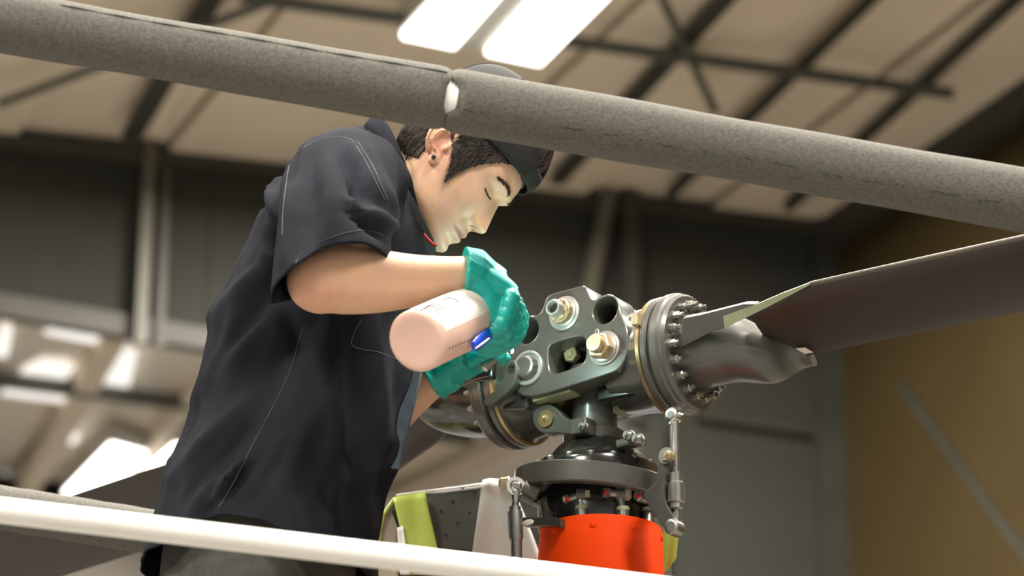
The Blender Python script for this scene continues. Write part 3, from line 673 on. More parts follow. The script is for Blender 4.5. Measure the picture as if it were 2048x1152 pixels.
mb = MB(); mb.tube([hp(1046, 975, 0.115), hp(1075, 990, 0.10)], [0.014, 0.018], 14); lpart('ring_lug', mb, 'hub', RG)
# bracket with an oval hole, left of the orange housing
br = [hp(x, y, 0.10) for x, y in [(1043,1042),(1050,1037),(1118,1037),(1128,1040),(1128,1056),(1118,1054),(1050,1053),(1043,1049)]]
bm_ = fill2d([(p.x, p.z) for p in br], [], 0.008, 0.001, 'stop_bracket', None)
bm_.transform(Matrix.Translation((0, -0.10, 0)) @ Matrix.Rotation(R(90), 4, 'X')); SB = link('stop_bracket', bm_, 'hub_dark', heli, ang=30)
c = hp(1056, 1045, 0.109); mb = MB(); mb.blob(c, (0.011, 0.0012, 0.005)); lpart('bushing', mb, 'label', SB)
# short control rods with marked bolts
AXW = WM[heli.name] @ V((0.012, 0, 0))
def rp(px, py, r):                 # local point on a circle round the mast, on the side facing the picture
    x = (px - pix(AXW)[0] - 4)/1250.0; x = max(-r*.98, min(r*.98, x))
    return HI @ at(px, py, AXW.y - math.sqrt(r*r - x*x))
ldir = HI.to_3x3() @ V((1, 0, 0)); lcam = HI.to_3x3() @ V((0, -1, -0.2))
for (x, y, xb, yb, bx, by, mcol) in [(1161, 990, 1163, 1042, 1134, 999, 'red'), (1241, 988, 1246, 1044, 1212, 985, 'red'), (1303, 1008, 1296, 1046, 1277, 993, 'red')]:
    rd = 0.083
    c = rp(x, y, rd); mb = MB(); mb.lathe(c, ldir, [(-0.007, 0.0065), (-0.007, 0.0112), (0.007, 0.0112), (0.007, 0.0065)], 24); K = lpart('control_rod', mb, 'hub', heli)
    mb = MB(); mb.tube([c + V((0, 0, -0.008)), rp(xb, yb - 27, rd), rp(xb, yb - 24, rd), rp(xb, yb + 40, rd)], [0.007, 0.0065, 0.0098, 0.0098], 16); lpart('shank', mb, 'steel_dull', K)
    mb = MB(); mb.lathe(rp(xb, yb - 26, rd), HZ, [(-0.003, 0.0102), (0.003, 0.0102)], 16); lpart('band', mb, 'sealant', K)
    b_ = rp(bx, by, rd + 0.006); mb = MB(); mb.tube([c, b_], [0.0085, 0.0065], 14); lpart('bolt', mb, 'steel_dull', K)
    d = (b_ - c).normalized(); mb = MB(); mb.lathe(b_, d, [(-0.004, 0.0090), (0.004, 0.0090), (0.006, 0.007)], 6); lpart('nut', mb, 'steel_dull', K, ang=20)
    mb = MB(); mb.blob(b_ + lcam*0.009, (0.0045, 0.0025, 0.0035)); lpart('torque_mark', mb, mcol, K)
    mb = MB(); mb.lathe(c + ldir*0.008, ldir, [(-0.002, 0.0105), (0.006, 0.0105), (0.009, 0.006)], 6); lpart('nut', mb, 'brass', K, ang=20)
# orange housing
zo = zpx(1050)
mb = MB(); mb.lathe((0.012, 0, 0), HZ, [(zo - 0.42, 0.112), (zo - 0.1, 0.1005), (zo - 0.004, 0.0965), (zo, 0.0955), (zo, 0.090), (zo - 0.02, 0.089), (zo - 0.05, 0.04)], 72); OH = lpart('mast_housing', mb, 'orange', heli, ang=30, label='bright orange cylindrical mast housing')
for (px, py) in [(1185, 1040), (1111, 1063), (1262, 1043), (1318, 1068)]:
    x = (px - 1203)/1232/0.0965; x = max(-.97, min(.97, x))
    wdir = V((x, -math.sqrt(1 - x*x), 0)); ld = V((HI.to_3x3() @ wdir))
    mb = MB(); mb.lathe(V((0.012, 0, zo - 0.017)) + ld*0.0955, ld, [(0, 0.0055), (0.003, 0.005), (0.004, 0.003)], 14); lpart('screw', mb, 'orange', OH)
# cowling behind and left of the housing --------------------------------------
YC = 4.78
cw = [at(x, y, YC) for x, y in [(766, 1010), (790, 992), (850, 984), (965, 969), (1010, 956), (1110, 985), (1330, 1030), (1345, 1160), (1345, 1290), (760, 1290), (757, 1070)]]
mb = MB(); mb.prism(cw, (0.0, 0.5, -0.02)); CW = part('cowling', mb, 'cowl', heli, smooth=False, bevel=0.006, label='dark cowling panel with small rivets')
pl = [at(x, y, YC - 0.004) for x, y in [(880, 1082), (946, 1076), (944, 1100), (884, 1096)]]
mb = MB(); mb.prism(pl, (0, 0.003, 0)); part('patch_panel', mb, 'cowl', CW, smooth=False)
for (x, y) in [(905, 1003), (882, 1022), (939, 1025), (915, 1046), (892, 1069), (871, 980), (925, 976), (950, 985), (900, 1085), (935, 1081)]:
    c = at(x, y, YC - 0.001); mb = MB(); mb.lathe(c, (0, -1, 0), [(0, 0.0024), (0.0012, 0.002)], 10); part('rivet', mb, 'rivet', CW)
mb = MB(); mb.prism([at(x, y, YC - 0.006) for x, y in [(757, 1075), (764, 1042), (782, 1020), (798, 1062), (795, 1300), (757, 1300)]], (0, 0.005, 0)); part('tan_panel', mb, 'cowl_tan', CW, smooth=False)
mb = MB(); mb.tube([at(x, y, YC - 0.008) for x, y in [(756, 1090), (759, 1060), (767, 1030), (787, 1000)]], 0.0035, 10); part('seal', mb, 'yellow', CW)
mb = MB(); mb.tube([at(x, y, YC - 0.002) for x, y in [(792, 991), (850, 983), (915, 975), (965, 968)]], 0.0022, 8); part('panel_edge', mb, 'sheet', CW)
# fuselage under the cowling, down to the skids on the floor
zb_ = at(900, 1250, YC).z
fc = V((0.26, 5.15, 0))
rr = []
for (z, hx, hy) in [(0.55, 0.22, 0.9), (0.62, 0.34, 1.2), (0.95, 0.40, 1.45), (1.5, 0.40, 1.4), (2.1, 0.36, 0.9), (2.45, 0.32, 0.5), (zb_ + 0.06, 0.30, 0.32)]:
    rr.append([fc + V((math.copysign(abs(math.cos(2*math.pi*j/40))**0.6, math.cos(2*math.pi*j/40))*hx, math.copysign(abs(math.sin(2*math.pi*j/40))**0.6, math.sin(2*math.pi*j/40))*hy + (hy - 0.3)*0.6, z)) for j in range(40)])
mb = MB(); mb.rings(rr); FU = part('fuselage', mb, 'cowl', heli, ang=50)
for sx in (-0.40, 0.50):
    mb = MB(); mb.tube([fc + V((sx, -1.2, 0.12)), fc + V((sx, -1.0, 0.035)), fc + V((sx, 2.4, 0.035))], 0.035, 14); part('skid', mb, 'hub_dark', heli)
    for yy in (-0.2, 1.4):
        mb = MB(); mb.tube([fc + V((sx*.55, yy, 0.62)), fc + V((sx*.9, yy, 0.35)), fc + V((sx, yy, 0.05))], 0.03, 12); part('strut', mb, 'hub_dark', heli)
# lower part of the housing flares into the fuselage
# film strips and sheet (masking laid on the cowling) ---------------------------
def sheet_thing(name, pts, Y, m, label, cat, wav=0.004, th=0.0015):
    c = at(pts[0][0], pts[0][1], Y); E = empty(name, at(sum(p[0] for p in pts)/4, max(p[1] for p in pts), Y), label=label, cat=cat)
    P4 = [at(x, y, Y) for x, y in pts]; rr = []
    for i in range(13):
        row = []
        for j in range(13):
            uu, vv = i/12, j/12
            p = P4[0]*(1-uu)*(1-vv) + P4[1]*uu*(1-vv) + P4[2]*uu*vv + P4[3]*(1-uu)*vv
            row.append(p + V((0, -wav*(0.5 + 0.5*math.sin(uu*7 + vv*3)) , 0)))
        rr.append(row)
    mb = MB(); mb.rings(rr, False, False, False); o = part('film', mb, m, E)
    s_ = o.modifiers.new('t', 'SOLIDIFY'); s_.thickness = th; return E
sheet_thing('film_strip', [(786, 996), (850, 985), (886, 1150), (822, 1150)], YC - 0.008, 'yellow', 'yellow-green film strip stuck on the dark cowling beside the shirt', 'film strip', 0.003)
sheet_thing('film_strip', [(1325, 1010), (1362, 1010), (1352, 1120), (1325, 1150)], YC - 0.10, 'yellow', 'yellow-green film flap behind the orange housing at right', 'film strip', 0.006)
sheet_thing('masking_sheet', [(966, 963), (1018, 956), (1095, 1150), (938, 1150)], YC - 0.012, 'sheet', 'white masking sheet hanging over the cowling behind the left pitch link', 'masking sheet', 0.012)
sheet_thing('paper_slip', [(795, 1056), (806, 1052), (820, 1150), (800, 1150)], YC - 0.014, 'sheet', 'small white paper slip stuck beside the yellow-green film strip', 'paper', 0.001)
# ================================================================== THE MECHANIC
YM = 4.34                          # his middle plane (he faces right)
hip = at(520, 1110, YM)
DECK = hip.z - 0.90
man = empty('person', (hip.x, YM, DECK), label='person in dark short-sleeved shirt and backward black cap, bending over the rotor hub', cat='person')
# ---- head frame -------------------------------------------------------------
HP, HS = R(45), 1.06
hx = V((math.cos(HP), 0, -math.sin(HP))); hz = V((math.sin(HP), 0, math.cos(HP))); hy = V((0, 1, 0))
yw = R(3); rotz_ = Matrix.Rotation(-yw, 3, 'Z'); hx, hy, hz = rotz_ @ hx, rotz_ @ hy, rotz_ @ hz
ear_w = at(878, 300, YM - 0.080)
HO = ear_w - (hx*(-0.006) + hy*(-0.078) + hz*(-0.018))*HS
def hl(x, y, z): return HO + (hx*x + hy*y + hz*z)*HS
def to_hl(p): q = (V(p) - HO)/HS; return q.dot(hx), q.dot(hy), q.dot(hz)
# z, x front, x back, half width, centre x
prof = [(0.1165, 0.010, -0.025, 0.012), (0.113, 0.030, -0.045, 0.032), (0.105, 0.050, -0.064, 0.050), (0.09, 0.070, -0.080, 0.063), (0.065, 0.0875, -0.092, 0.072), (0.04, 0.095, -0.097, 0.0765), (0.018, 0.0965, -0.098, 0.078),
        (0.003, 0.0895, -0.096, 0.0775), (-0.015, 0.0885, -0.092, 0.0755), (-0.035, 0.0885, -0.084, 0.072), (-0.052, 0.0875, -0.070, 0.067), (-0.063, 0.0885, -0.058, 0.063), (-0.075, 0.0885, -0.044, 0.058), (-0.088, 0.0835, -0.030, 0.051),
        (-0.101, 0.0855, -0.012, 0.041), (-0.110, 0.082, 0.005, 0.031), (-0.116, 0.070, 0.020, 0.020), (-0.119, 0.056, 0.034, 0.009)]
def g(v, s): return math.exp(-(v/s)**2)
def face_disp(x, y, z):
    if x < 0.03: return 0.0
    ay = abs(y); d = 0.0
    if z < 0.014:
        tn = min(1, max(0, (0.014 - z)/0.056)); wy = 0.0065 + 0.0075*tn
        fall = 1.0 if z > -0.0415 else max(0, 1 - ((-0.0415 - z)/0.0095)**2)
        d += 0.0225*(tn**1.1)*fall*g(y, wy)*1.0
    d += 0.0075*g(ay - 0.0135, 0.0062)*g(z + 0.0435, 0.0068)
    d -= 0.0085*g(ay - 0.031, 0.017)*g(z - 0.003, 0.0115)
    d -= 0.004*g(ay - 0.014, 0.008)*g(z - 0.003, 0.010)
    d += 0.0062*g(ay - 0.032, 0.0135)*g(z + 0.0005, 0.0085)
    d -= 0.0022*g(ay - 0.033, 0.016)*g(z + 0.0075, 0.0022)
    d += 0.0045*g(ay - 0.030, 0.022)*g(z - 0.0185, 0.007)
    d += 0.0040*g(ay - 0.046, 0.02)*g(z + 0.028, 0.016)
    d -= 0.0028*g(ay - 0.026 - (-0.045 - z)*0.35, 0.0055)*g(z + 0.055, 0.013)
    d += 0.0052*g(y, 0.021)*g(z + 0.0650, 0.0052)
    d -= 0.0070*g(y, 0.024)*g(z + 0.0712, 0.0026)
    d += 0.0060*g(y, 0.019)*g(z + 0.0778, 0.0050)
    d -= 0.0030*g(y, 0.016)*g(z + 0.0885, 0.0050)
    d += 0.0040*g(y, 0.016)*g(z + 0.1030, 0.0090)
    d -= 0.0022*g(ay - 0.026, 0.004)*g(z + 0.0715, 0.004)
    d -= 0.0016*g(y, 0.004)*g(z + 0.056, 0.005)
    return d
def head_rings(off=0.0, nz=110, nj=120, disp=True):
    zs = [p[0] for p in prof][::-1]
    def itp(z, k): return float(np.interp(z, zs, [p[k] for p in prof][::-1]))
    rr = []
    for i in range(nz):
        t_ = i/(nz - 1); z = 0.1165 - t_*(0.1165 + 0.119)
        acc = [0, 0, 0]
        for dz in (-0.004, 0, 0.004):
            for k in (1, 2, 3): acc[k-1] += itp(z + dz, k)/3
        xf, xb, hwid = acc
        cx = xb + (xf - xb)*0.48
        if z < -0.04: cx = xb + (xf - xb)*(0.48 - 0.16*min(1, (-0.04 - z)/0.06))
        row = []
        for j in range(nj):
            a = 2*math.pi*j/nj; c_, s_ = math.cos(a), math.sin(a)
            ex = 0.86 if c_ > 0 else 0.95
            x = cx + ((xf - cx) if c_ > 0 else (cx - xb))*math.copysign(abs(c_)**ex, c_)
            y = hwid*math.copysign(abs(s_)**0.93, s_)
            if disp: x += face_disp(x, y, z)
            if off:
                r_ = math.hypot(x, y); k_ = (r_ + off)/max(r_, 1e-4); x *= k_; y *= k_
            row.append((x, y, z + (off*max(0, z/0.1165)**2)))
        rr.append(row)
    return rr
bodyM = MB()
HRI = head_rings()
bodyM.rings([[hl(*p) for p in row] for row in HRI])
# ears
def ear(sgn):
    ax_x = (hx*0.92 + hy*(sgn*-0.36)); ax_x.normalize()     # front direction of the ear plate
    oy = (hy*sgn); nrm = (oy - ax_x*oy.dot(ax_x)).normalized(); nz_ = hz
    tlt = R(-12); ez = hz*math.cos(tlt) + ax_x*math.sin(tlt)*1.0; exx = ax_x*math.cos(tlt) - hz*math.sin(tlt)
    c = hl(-0.012, sgn*0.080, -0.010)
    P = lambda x, z, o: c + (exx*x*1.22 + ez*z*1.08 + nrm*o)*HS
    # back plate (slightly cupped)
    bodyM.blob(P(-0.002, 0.004, -0.003), (0.020*HS, 0.0036*HS, 0.029*HS), (exx, nrm, ez))
    bodyM.blob(P(0.0045, -0.022, 0.000), (0.0085*HS, 0.0042*HS, 0.0105*HS), (exx, nrm, ez))       # lobe
    hel = [(0.011, 0.004, 0.002), (0.0125, 0.014, 0.003), (0.010, 0.024, 0.005), (0.002, 0.0315, 0.007), (-0.008, 0.0305, 0.009), (-0.0155, 0.023, 0.0105), (-0.0185, 0.011, 0.0105), (-0.0175, -0.002, 0.009), (-0.0135, -0.012, 0.006), (-0.007, -0.020, 0.003)]
    hs_ = spline(hel, 30); bodyM.tube([P(h[0], h[1], h[2]*1.25) for h in hs_], [0.0026 + 0.0012*math.sin(math.pi*i/29) for i in range(30)], 10)
    anti = [(0.004, 0.018, 0.003), (-0.005, 0.017, 0.005), (-0.0105, 0.008, 0.0065), (-0.0105, -0.003, 0.006), (-0.006, -0.010, 0.005), (0.001, -0.0125, 0.005)]
    an = spline(anti, 20); bodyM.tube([P(h[0], h[1], h[2]*1.15) for h in an], [0.0024]*20, 8)
    bodyM.blob(P(0.0085, -0.003, 0.005), (0.0035*HS, 0.004*HS, 0.0055*HS), (exx, nrm, ez))          # tragus
    return P(0.003, -0.0215, 0.0048), nrm
stud_p, stud_n = ear(-1); ear(1)
# neck, torso, legs
mp = lambda px, py, dy=0.0: at(px, py, YM + dy) if dy == 0 else at(px, py, YM) + V((0, dy, 0))
bodyM.tube([mp(640, 560), mp(690, 455), mp(735, 405), mp(785, 376), mp(835, 356), mp(885, 340), mp(915, 330)], [(0.085, 0.10), (0.080, 0.085), (0.067, 0.066), (0.0595, 0.0595), (0.057, 0.056), (0.052, 0.052), (0.03, 0.03)], 28)
trap = [mp(650, 470), mp(610, 640), mp(580, 800), mp(545, 950), mp(525, 1080), mp(520, 1170)]
bodyM.tube(trap, [(0.10, 0.17), (0.12, 0.175), (0.115, 0.16), (0.11, 0.155), (0.115, 0.165), (0.10, 0.15)], 30, up=(1, 0, 0))
for sg in (-1, 1):
    hipj = V((hip.x, YM + sg*0.095, hip.z - 0.02))
    kn = V((hip.x + 0.05, YM + sg*0.11, DECK + 0.50)); an = V((hip.x - 0.02, YM + sg*0.12, DECK + 0.09))
    bodyM.tube([hipj + V((0, 0, .06)), hipj, hipj.lerp(kn, .5), kn, kn.lerp(an, .35), an, an + V((0, 0, -0.06))], [0.06, 0.085, 0.075, 0.055, 0.055, 0.038, 0.036], 18)
    bodyM.tube([an + V((-0.03, 0, -0.05)), an + V((0.06, 0, -0.055)), an + V((0.15, 0, -0.065))], [0.032, 0.034, 0.022], 14)
# right arm (towards the camera)
shR = at(668, 345, YM - 0.185); elR = at(634, 563, 3.965); wrR = at(955, 552, 4.02)
fa = lambda t_, dx=0, dz=0: elR.lerp(wrR, t_)
arm_pts = [mp(690, 440, -0.10), shR + V((0.01, 0.03, 0.0)), shR.lerp(elR, .25), shR.lerp(elR, .5), shR.lerp(elR, .75) + V((0.004, 0, 0)), shR.lerp(elR, .90)]
bodyM.tube(arm_pts, [0.06, 0.066, 0.058, 0.052, 0.050, 0.0485], 24)
bodyM.blob(elR + V((0.006, 0.0, 0.002)), (0.050, 0.046, 0.0485)); bodyM.blob(elR + V((-0.004, -0.004, -0.010)), (0.036, 0.034, 0.034))
FA_ = [(0.0, 0.047, 0.046, 0.003), (0.12, 0.052, 0.048, 0.006), (0.25, 0.0505, 0.047, 0.004), (0.4, 0.0455, 0.043, 0.001), (0.6, 0.038, 0.037, 0.0), (0.8, 0.0325, 0.031, 0.0), (0.93, 0.0305, 0.028, 0.0), (1.0, 0.030, 0.027, 0.0)]
rows = spline(FA_, 26)
bodyM.tube([elR.lerp(wrR, float(r[0])) + V((0, 0, float(r[3]) - 0.004*math.sin(math.pi*float(r[0])))) for r in rows], [(float(r[1]), float(r[2])) for r in rows], 28)
bodyM.tube([elR + V((0.02, 0.0, 0.02)), shR.lerp(elR, .62) + V((0.035, 0.0, 0.0)), shR.lerp(elR, .4) + V((0.02, 0, 0))], [0.040, 0.034, 0.03], 16)
bodyM.tube([shR.lerp(elR, .25), at(684, 470, 4.03), at(700, 520, 3.985), at(725, 545, 3.98)], [0.052, 0.056, 0.048, 0.036], 18)
hdR = at(990, 590, 4.045); bodyM.tube([wrR, hdR], [0.028, 0.022], 16)
# left arm (behind)
shL = mp(700, 440, 0.185); elL = at(715, 870, 4.58); wrL = at(872, 752, 4.43)
bodyM.tube([mp(690, 450, 0.10), shL, shL.lerp(elL, .5), elL], [0.06, 0.062, 0.050, 0.043], 20)
bodyM.tube([elL, elL.lerp(wrL, .25), elL.lerp(wrL, .6), wrL, at(905, 733, 4.41)], [0.043, 0.046, 0.036, 0.028, 0.022], 20)
MI = WM[man.name].inverted()
bme = remesh(bodyM, 'body', 0.0025, 2, MI)
bm = bmesh.new(); bm.from_mesh(bme); hc_ = MI @ HO
arm_v = [v for v in bm.verts if (v.co - hc_).length > 0.165]
for _ in range(12): bmesh.ops.smooth_vert(bm, verts=arm_v, factor=0.5, use_axis_x=True, use_axis_y=True, use_axis_z=True)
bm.to_mesh(bme); bm.free()
# colours of the skin by place
nv = len(bme.vertices); co = np.empty(nv*3); bme.vertices.foreach_get('co', co); co = co.reshape(-1, 3)
Wv = co + np.array(WM[man.name].translation)
q = (Wv - np.array(HO))/HS; lx, ly, lz = q @ np.array(hx), q @ np.array(hy), q @ np.array(hz)
base = np.tile(np.array([0.66, 0.41, 0.265]), (nv, 1))
G_ = lambda v, s: np.exp(-(v/s)**2)
front = (lx > 0.05)
def mixc(mask, colr):
    global base
    base = base*(1 - mask[:, None]) + np.array(colr)[None, :]*mask[:, None]
inhead = (np.abs(ly) < 0.12) & (np.abs(lz) < 0.13) & (np.abs(lx) < 0.14)
mixc(0.55*inhead*front, (0.60, 0.36, 0.25))
mixc(np.clip(0.55*G_(np.abs(ly) - 0.075, 0.02)*G_(lz + 0.01, 0.03)*G_(lx + 0.012, 0.03)*inhead, 0, 1), (0.62, 0.26, 0.19))     # ears redder
lipm = front*np.clip(G_(np.abs(ly), 0.020)*1.6, 0, 1)*G_(lz + 0.0713, 0.0085)*inhead
mixc(np.clip(lipm*1.2, 0, 0.85), (0.40, 0.16, 0.14))
mixc(np.clip(front*G_(lz + 0.0713, 0.0022)*G_(ly, 0.024)*inhead, 0, 0.9), (0.16, 0.06, 0.05))
mixc(np.clip(0.20*inhead*np.clip((lx - 0.02)/0.04, 0, 1)*np.clip((-0.04 - lz)/0.025, 0, 1), 0, 1), (0.30, 0.25, 0.20))                                       # shaved beard
mixc(np.clip(0.9*front*inhead*G_(np.abs(ly) - 0.0075, 0.0035)*G_(lz + 0.0505, 0.0025)*(lx > 0.085), 0, 0.85), (0.06, 0.025, 0.02))  # nostrils
sb = inhead*G_(lx - 0.031, 0.010)*np.clip((0.0 - lz)/0.02, 0, 1)*np.clip((lz + 0.065)/0.04, 0, 1)*(np.abs(ly) > 0.045)
mixc(np.clip(0.65*sb, 0, 0.6), (0.07, 0.05, 0.04))                                                                                # thin hair of the sideburn's tail
el = np.exp(-(np.linalg.norm(Wv - np.array(elR + V((0.0, -0.03, -0.03))), axis=1)/0.045)**2); mixc(0.45*el, (0.60, 0.24, 0.16))
ca = bme.color_attributes.new('skin_col', 'FLOAT_COLOR', 'POINT')
ca.data.foreach_set('color', np.concatenate([base, np.ones((nv, 1))], 1).astype(np.float32).ravel())
ms = mat('skin', (0.62, 0.37, 0.24), 0.5, sss=0.12, bump=0.06, bscale=700, spec=0.4)
nt = ms.node_tree; an_ = nt.nodes.new('ShaderNodeVertexColor'); an_.layer_name = 'skin_col'
nz2 = nt.nodes.new('ShaderNodeTexNoise'); nz2.inputs['Scale'].default_value = 45
mx = nt.nodes.new('ShaderNodeMixRGB'); mx.blend_type = 'SOFT_LIGHT'; mx.inputs[0].default_value = 0.25
nt.links.new(an_.outputs[0], mx.inputs[1]); nt.links.new(nz2.outputs['Color'], mx.inputs[2]); nt.links.new(mx.outputs[0], nt.nodes['Principled BSDF'].inputs['Base Color'])
bme.materials.clear(); BODY = link('body', bme, ms, man, smooth=False)
for p_ in bme.polygons: p_.use_smooth = True
bvh_body = BVHTree.FromPolygons([tuple(v.co) for v in bme.vertices], [tuple(p.vertices) for p in bme.polygons])
def face_pt(y, z, off=0.0008):      # surface point of the face at head-local y, z
    o_ = MI @ hl(0.2, y, z); d_ = (MI.to_3x3() @ (-hx)).normalized()
    h_ = bvh_body.ray_cast(o_, d_)
    return (WM[man.name] @ h_[0]) + hx*off if h_[0] else hl(0.09, y, z)
for sg in (-1, 1):
    # eyebrow: many short strokes
    mb = MB()
    for i in range(150):
        t_ = random.random(); y = 0.012 + 0.036*t_; z = 0.0185 + 0.006*math.sin(t_*2.6) - 0.004*t_ + random.uniform(-0.0036, 0.0036)*(1 - .5*t_)
        p0 = face_pt(sg*y, z, 0.0003); p1 = face_pt(sg*(y + 0.006), z + 0.0012, 0.0012)
        mb.tube([p0, p0.lerp(p1, .5) + hx*0.0006, p1], [0.00045, 0.00045, 0.0002], 4)
    part('eyebrow', mb, 'hair', man)
    mb = MB(); mb.tube([face_pt(sg*(0.019 + 0.027*i/10), -0.0045 - 0.0022*math.sin(math.pi*i/10), 0.0004) for i in range(11)], [0.0005] + [0.0015]*9 + [0.0005], 6)
    part('eyelashes', mb, 'hair', man)
mb = MB(); mb.lathe(stud_p, stud_n, [(-0.001, 0.0035), (0.0016, 0.0035), (0.0024, 0.0025), (0.0024, 0.001)], 16); part('ear_stud', mb, 'rivet', man, label='black round ear stud')
# ---- hair -------------------------------------------------------------------
HN, HJ = 200, 240
hr_ = head_rings(0.0030, HN, HJ, False)
hm = MB(); idx = {}
def hairy(x, y, z):
    ay = abs(y)
    if z > 0.052: return True
    if x < -0.024: return z > -0.060 + 0.006*math.sin(y*90) + (0.5*max(0, x + 0.05))
    b0_ = float(np.interp(z, [-0.044, -0.030, -0.017, 0.0, 0.02], [0.032, 0.026, 0.018, 0.004, -0.024]))
    b1_ = float(np.interp(z, [-0.044, -0.030, -0.017, 0.0, 0.019, 0.035, 0.052], [0.033, 0.035, 0.039, 0.046, 0.056, 0.066, 0.08]))
    return z > -0.044 and b0_ < x < b1_
vs = []; fs = []
for i in range(len(hr_) - 1):
    for j in range(HJ):
        k_ = (j + 1) % HJ
        quad = [(i, j), (i, k_), (i + 1, k_), (i + 1, j)]
        cx_ = sum(hr_[a][b][0] for a, b in quad)/4; cy_ = sum(hr_[a][b][1] for a, b in quad)/4; cz_ = sum(hr_[a][b][2] for a, b in quad)/4
        if hairy(cx_, cy_, cz_):
            ff = []
            for q_ in quad:
                if q_ not in idx: idx[q_] = len(vs); vs.append(hl(*[c_ + random.uniform(-.0005, .0005) for c_ in hr_[q_[0]][q_[1]]]))
                ff.append(idx[q_])
            fs.append(tuple(ff))
hm.add(vs, fs)
hair = part('hair', hm, 'hair', man)
sd = hair.modifiers.new('t', 'SOLIDIFY'); sd.thickness = 0.004; sd.offset = -1
mb = MB()                          # loose strands: nape, temple, sideburn
for i in range(1100):
    r_ = random.random()
    if r_ < 0.45: x0, z0, dx, dz = random.uniform(-0.085, -0.03), random.uniform(-0.055, 0.02), -0.002, -0.016
    elif r_ < 0.75: x0, z0, dx, dz = random.uniform(0.0, 0.055), random.uniform(0.018, 0.05), -0.006, -0.014
    else: x0, z0, dx, dz = random.uniform(0.012, 0.042), random.uniform(-0.040, 0.02), 0.001, -0.011
    zi = min(range(len(hr_)), key=lambda k_: abs(hr_[k_][0][2] - z0)); row = [p for p in hr_[zi] if p[1] < 0]
    p0 = min(row, key=lambda p: abs(p[0] - x0)); zi2 = min(range(len(hr_)), key=lambda k_: abs(hr_[k_][0][2] - (z0 + dz)))
    p1 = min([p for p in hr_[zi2] if p[1] < 0], key=lambda p: abs(p[0] - (x0 + dx)))
    if not hairy(*p0): continue
    k_ = random.uniform(0.0, 0.002); a = hl(p0[0], p0[1] - 0.0005, p0[2]); b = hl(p1[0], p1[1] - k_, p1[2])
    mb.tube([a, a.lerp(b, .5) - hy*0.0012, b], [0.00034, 0.00034, 0.00012], 3)
st = part('hair_strands', mb, 'hair', man); st['kind'] = 'stuff'
# ---- cap (worn backwards) ---------------------------------------------------
cc0 = (0.002, 0.0, 0.040)
def cap_pt(az, el, off=0.0):       # dome
    bs = 1 - math.sin(min(1.0, el*2.2)*math.pi/2); rx = (0.115 - 0.012*bs if math.cos(az) > 0 else 0.107 - 0.004*bs) + off; ry = 0.088 - 0.006*bs + off; rz = 0.123 + off
    ce_, se_ = math.cos(el), math.sin(el)
    x = cc0[0] + rx*(ce_**0.80)*math.cos(az) - 0.018*se_; y = ry*(ce_**0.80)*math.sin(az); z = cc0[2] + rz*se_
    z += 0.008*math.cos(az)*(1 - se_) + 0.001
    return (x, y, z)
NA, NE = 96, 26
rr = [[hl(*cap_pt(2*math.pi*j/NA, math.pi/2*i/NE*0.985)) for j in range(NA)] for i in range(NE + 1)]
cm = MB(); vs = [p for r_ in rr for p in r_]; fs = []
for i in range(NE):
    for j in range(NA):
        az = (2*math.pi*(j + .5)/NA + math.pi) % (2*math.pi) - math.pi; el_ = (i + .5)/NE
        if abs(az) < 0.42*math.sqrt(max(0, 1 - ((el_ - 0.17)/0.30)**2)) and 0.17 < el_ < 0.47: continue     # the strap's arch opening
        k_ = (j + 1) % NA; fs.append((i*NA + j, i*NA + k_, (i+1)*NA + k_, (i+1)*NA + j))
fs.append(tuple(NE*NA + j for j in range(NA)))
cm.add(vs, fs); CAP = part('cap', cm, 'cap', man, label='black baseball cap worn backwards')
sd = CAP.modifiers.new('t', 'SOLIDIFY'); sd.thickness = 0.0025; sd.offset = 0
for k_ in range(6):
    az = math.pi/6 + k_*math.pi/3
    mb = MB(); mb.tube([hl(*cap_pt(az, math.pi/2*i/20*0.98, 0.0012)) for i in range(21)], 0.0012, 6); part('seam', mb, 'cap', CAP)
mb = MB(); mb.blob(hl(cc0[0] - 0.018, 0, cc0[2] + 0.123), (0.007, 0.007, 0.004), (hx, hy, hz)); part('button', mb, 'cap', CAP)
mb = MB(); mb.tube([hl(*cap_pt(0.42*math.sin(math.pi*(i/16 - .5)), math.pi/2*(0.17 + 0.30*math.cos(math.pi*(i/16 - .5))), 0.001)) for i in range(17)], 0.002, 8); part('opening_binding', mb, 'cap', CAP)
# hair tuft seen in the opening
mb = MB()
for i in range(90):
    az = random.uniform(-0.36, 0.36); e0 = random.uniform(0.17, 0.30)
    a = hl(*cap_pt(az, math.pi/2*e0, -0.014)); b = hl(*cap_pt(az*0.6 + random.uniform(-.15, .15), math.pi/2*(e0 + 0.15), 0.000))
    mb.tube([a, a.lerp(b, .5) + hx*0.004, b], [0.0011, 0.0011, 0.0004], 4)
o_ = part('hair_tuft', mb, mat('reddish_brown_hair', (0.05, 0.028, 0.02), 0.45, var=0.4, vscale=90), CAP); o_['kind'] = 'stuff'  # a redder brown than the rest of the hair
# bill, pointing to the back
rr = []
for i in range(9):
    t_ = i/8; row = []
    for j in range(25):
        s_ = (j/24 - .5)*2; az = math.pi + s_*0.95
        b0 = V(cap_pt(az, 0.03)); ext = 0.066*math.sqrt(max(0, 1 - (s_*0.98)**2))
        row.append(hl(b0.x - ext*t_, b0.y*(1 - 0.05*t_), b0.z - 0.012*t_*t_ + 0.0 - 0.012*(s_**2)*t_))
    rr.append(row)
mb = MB(); mb.rings(rr, False, False, False); bl = part('bill', mb, 'cap', CAP); sd = bl.modifiers.new('t', 'SOLIDIFY'); sd.thickness = 0.003; sd.offset = 0
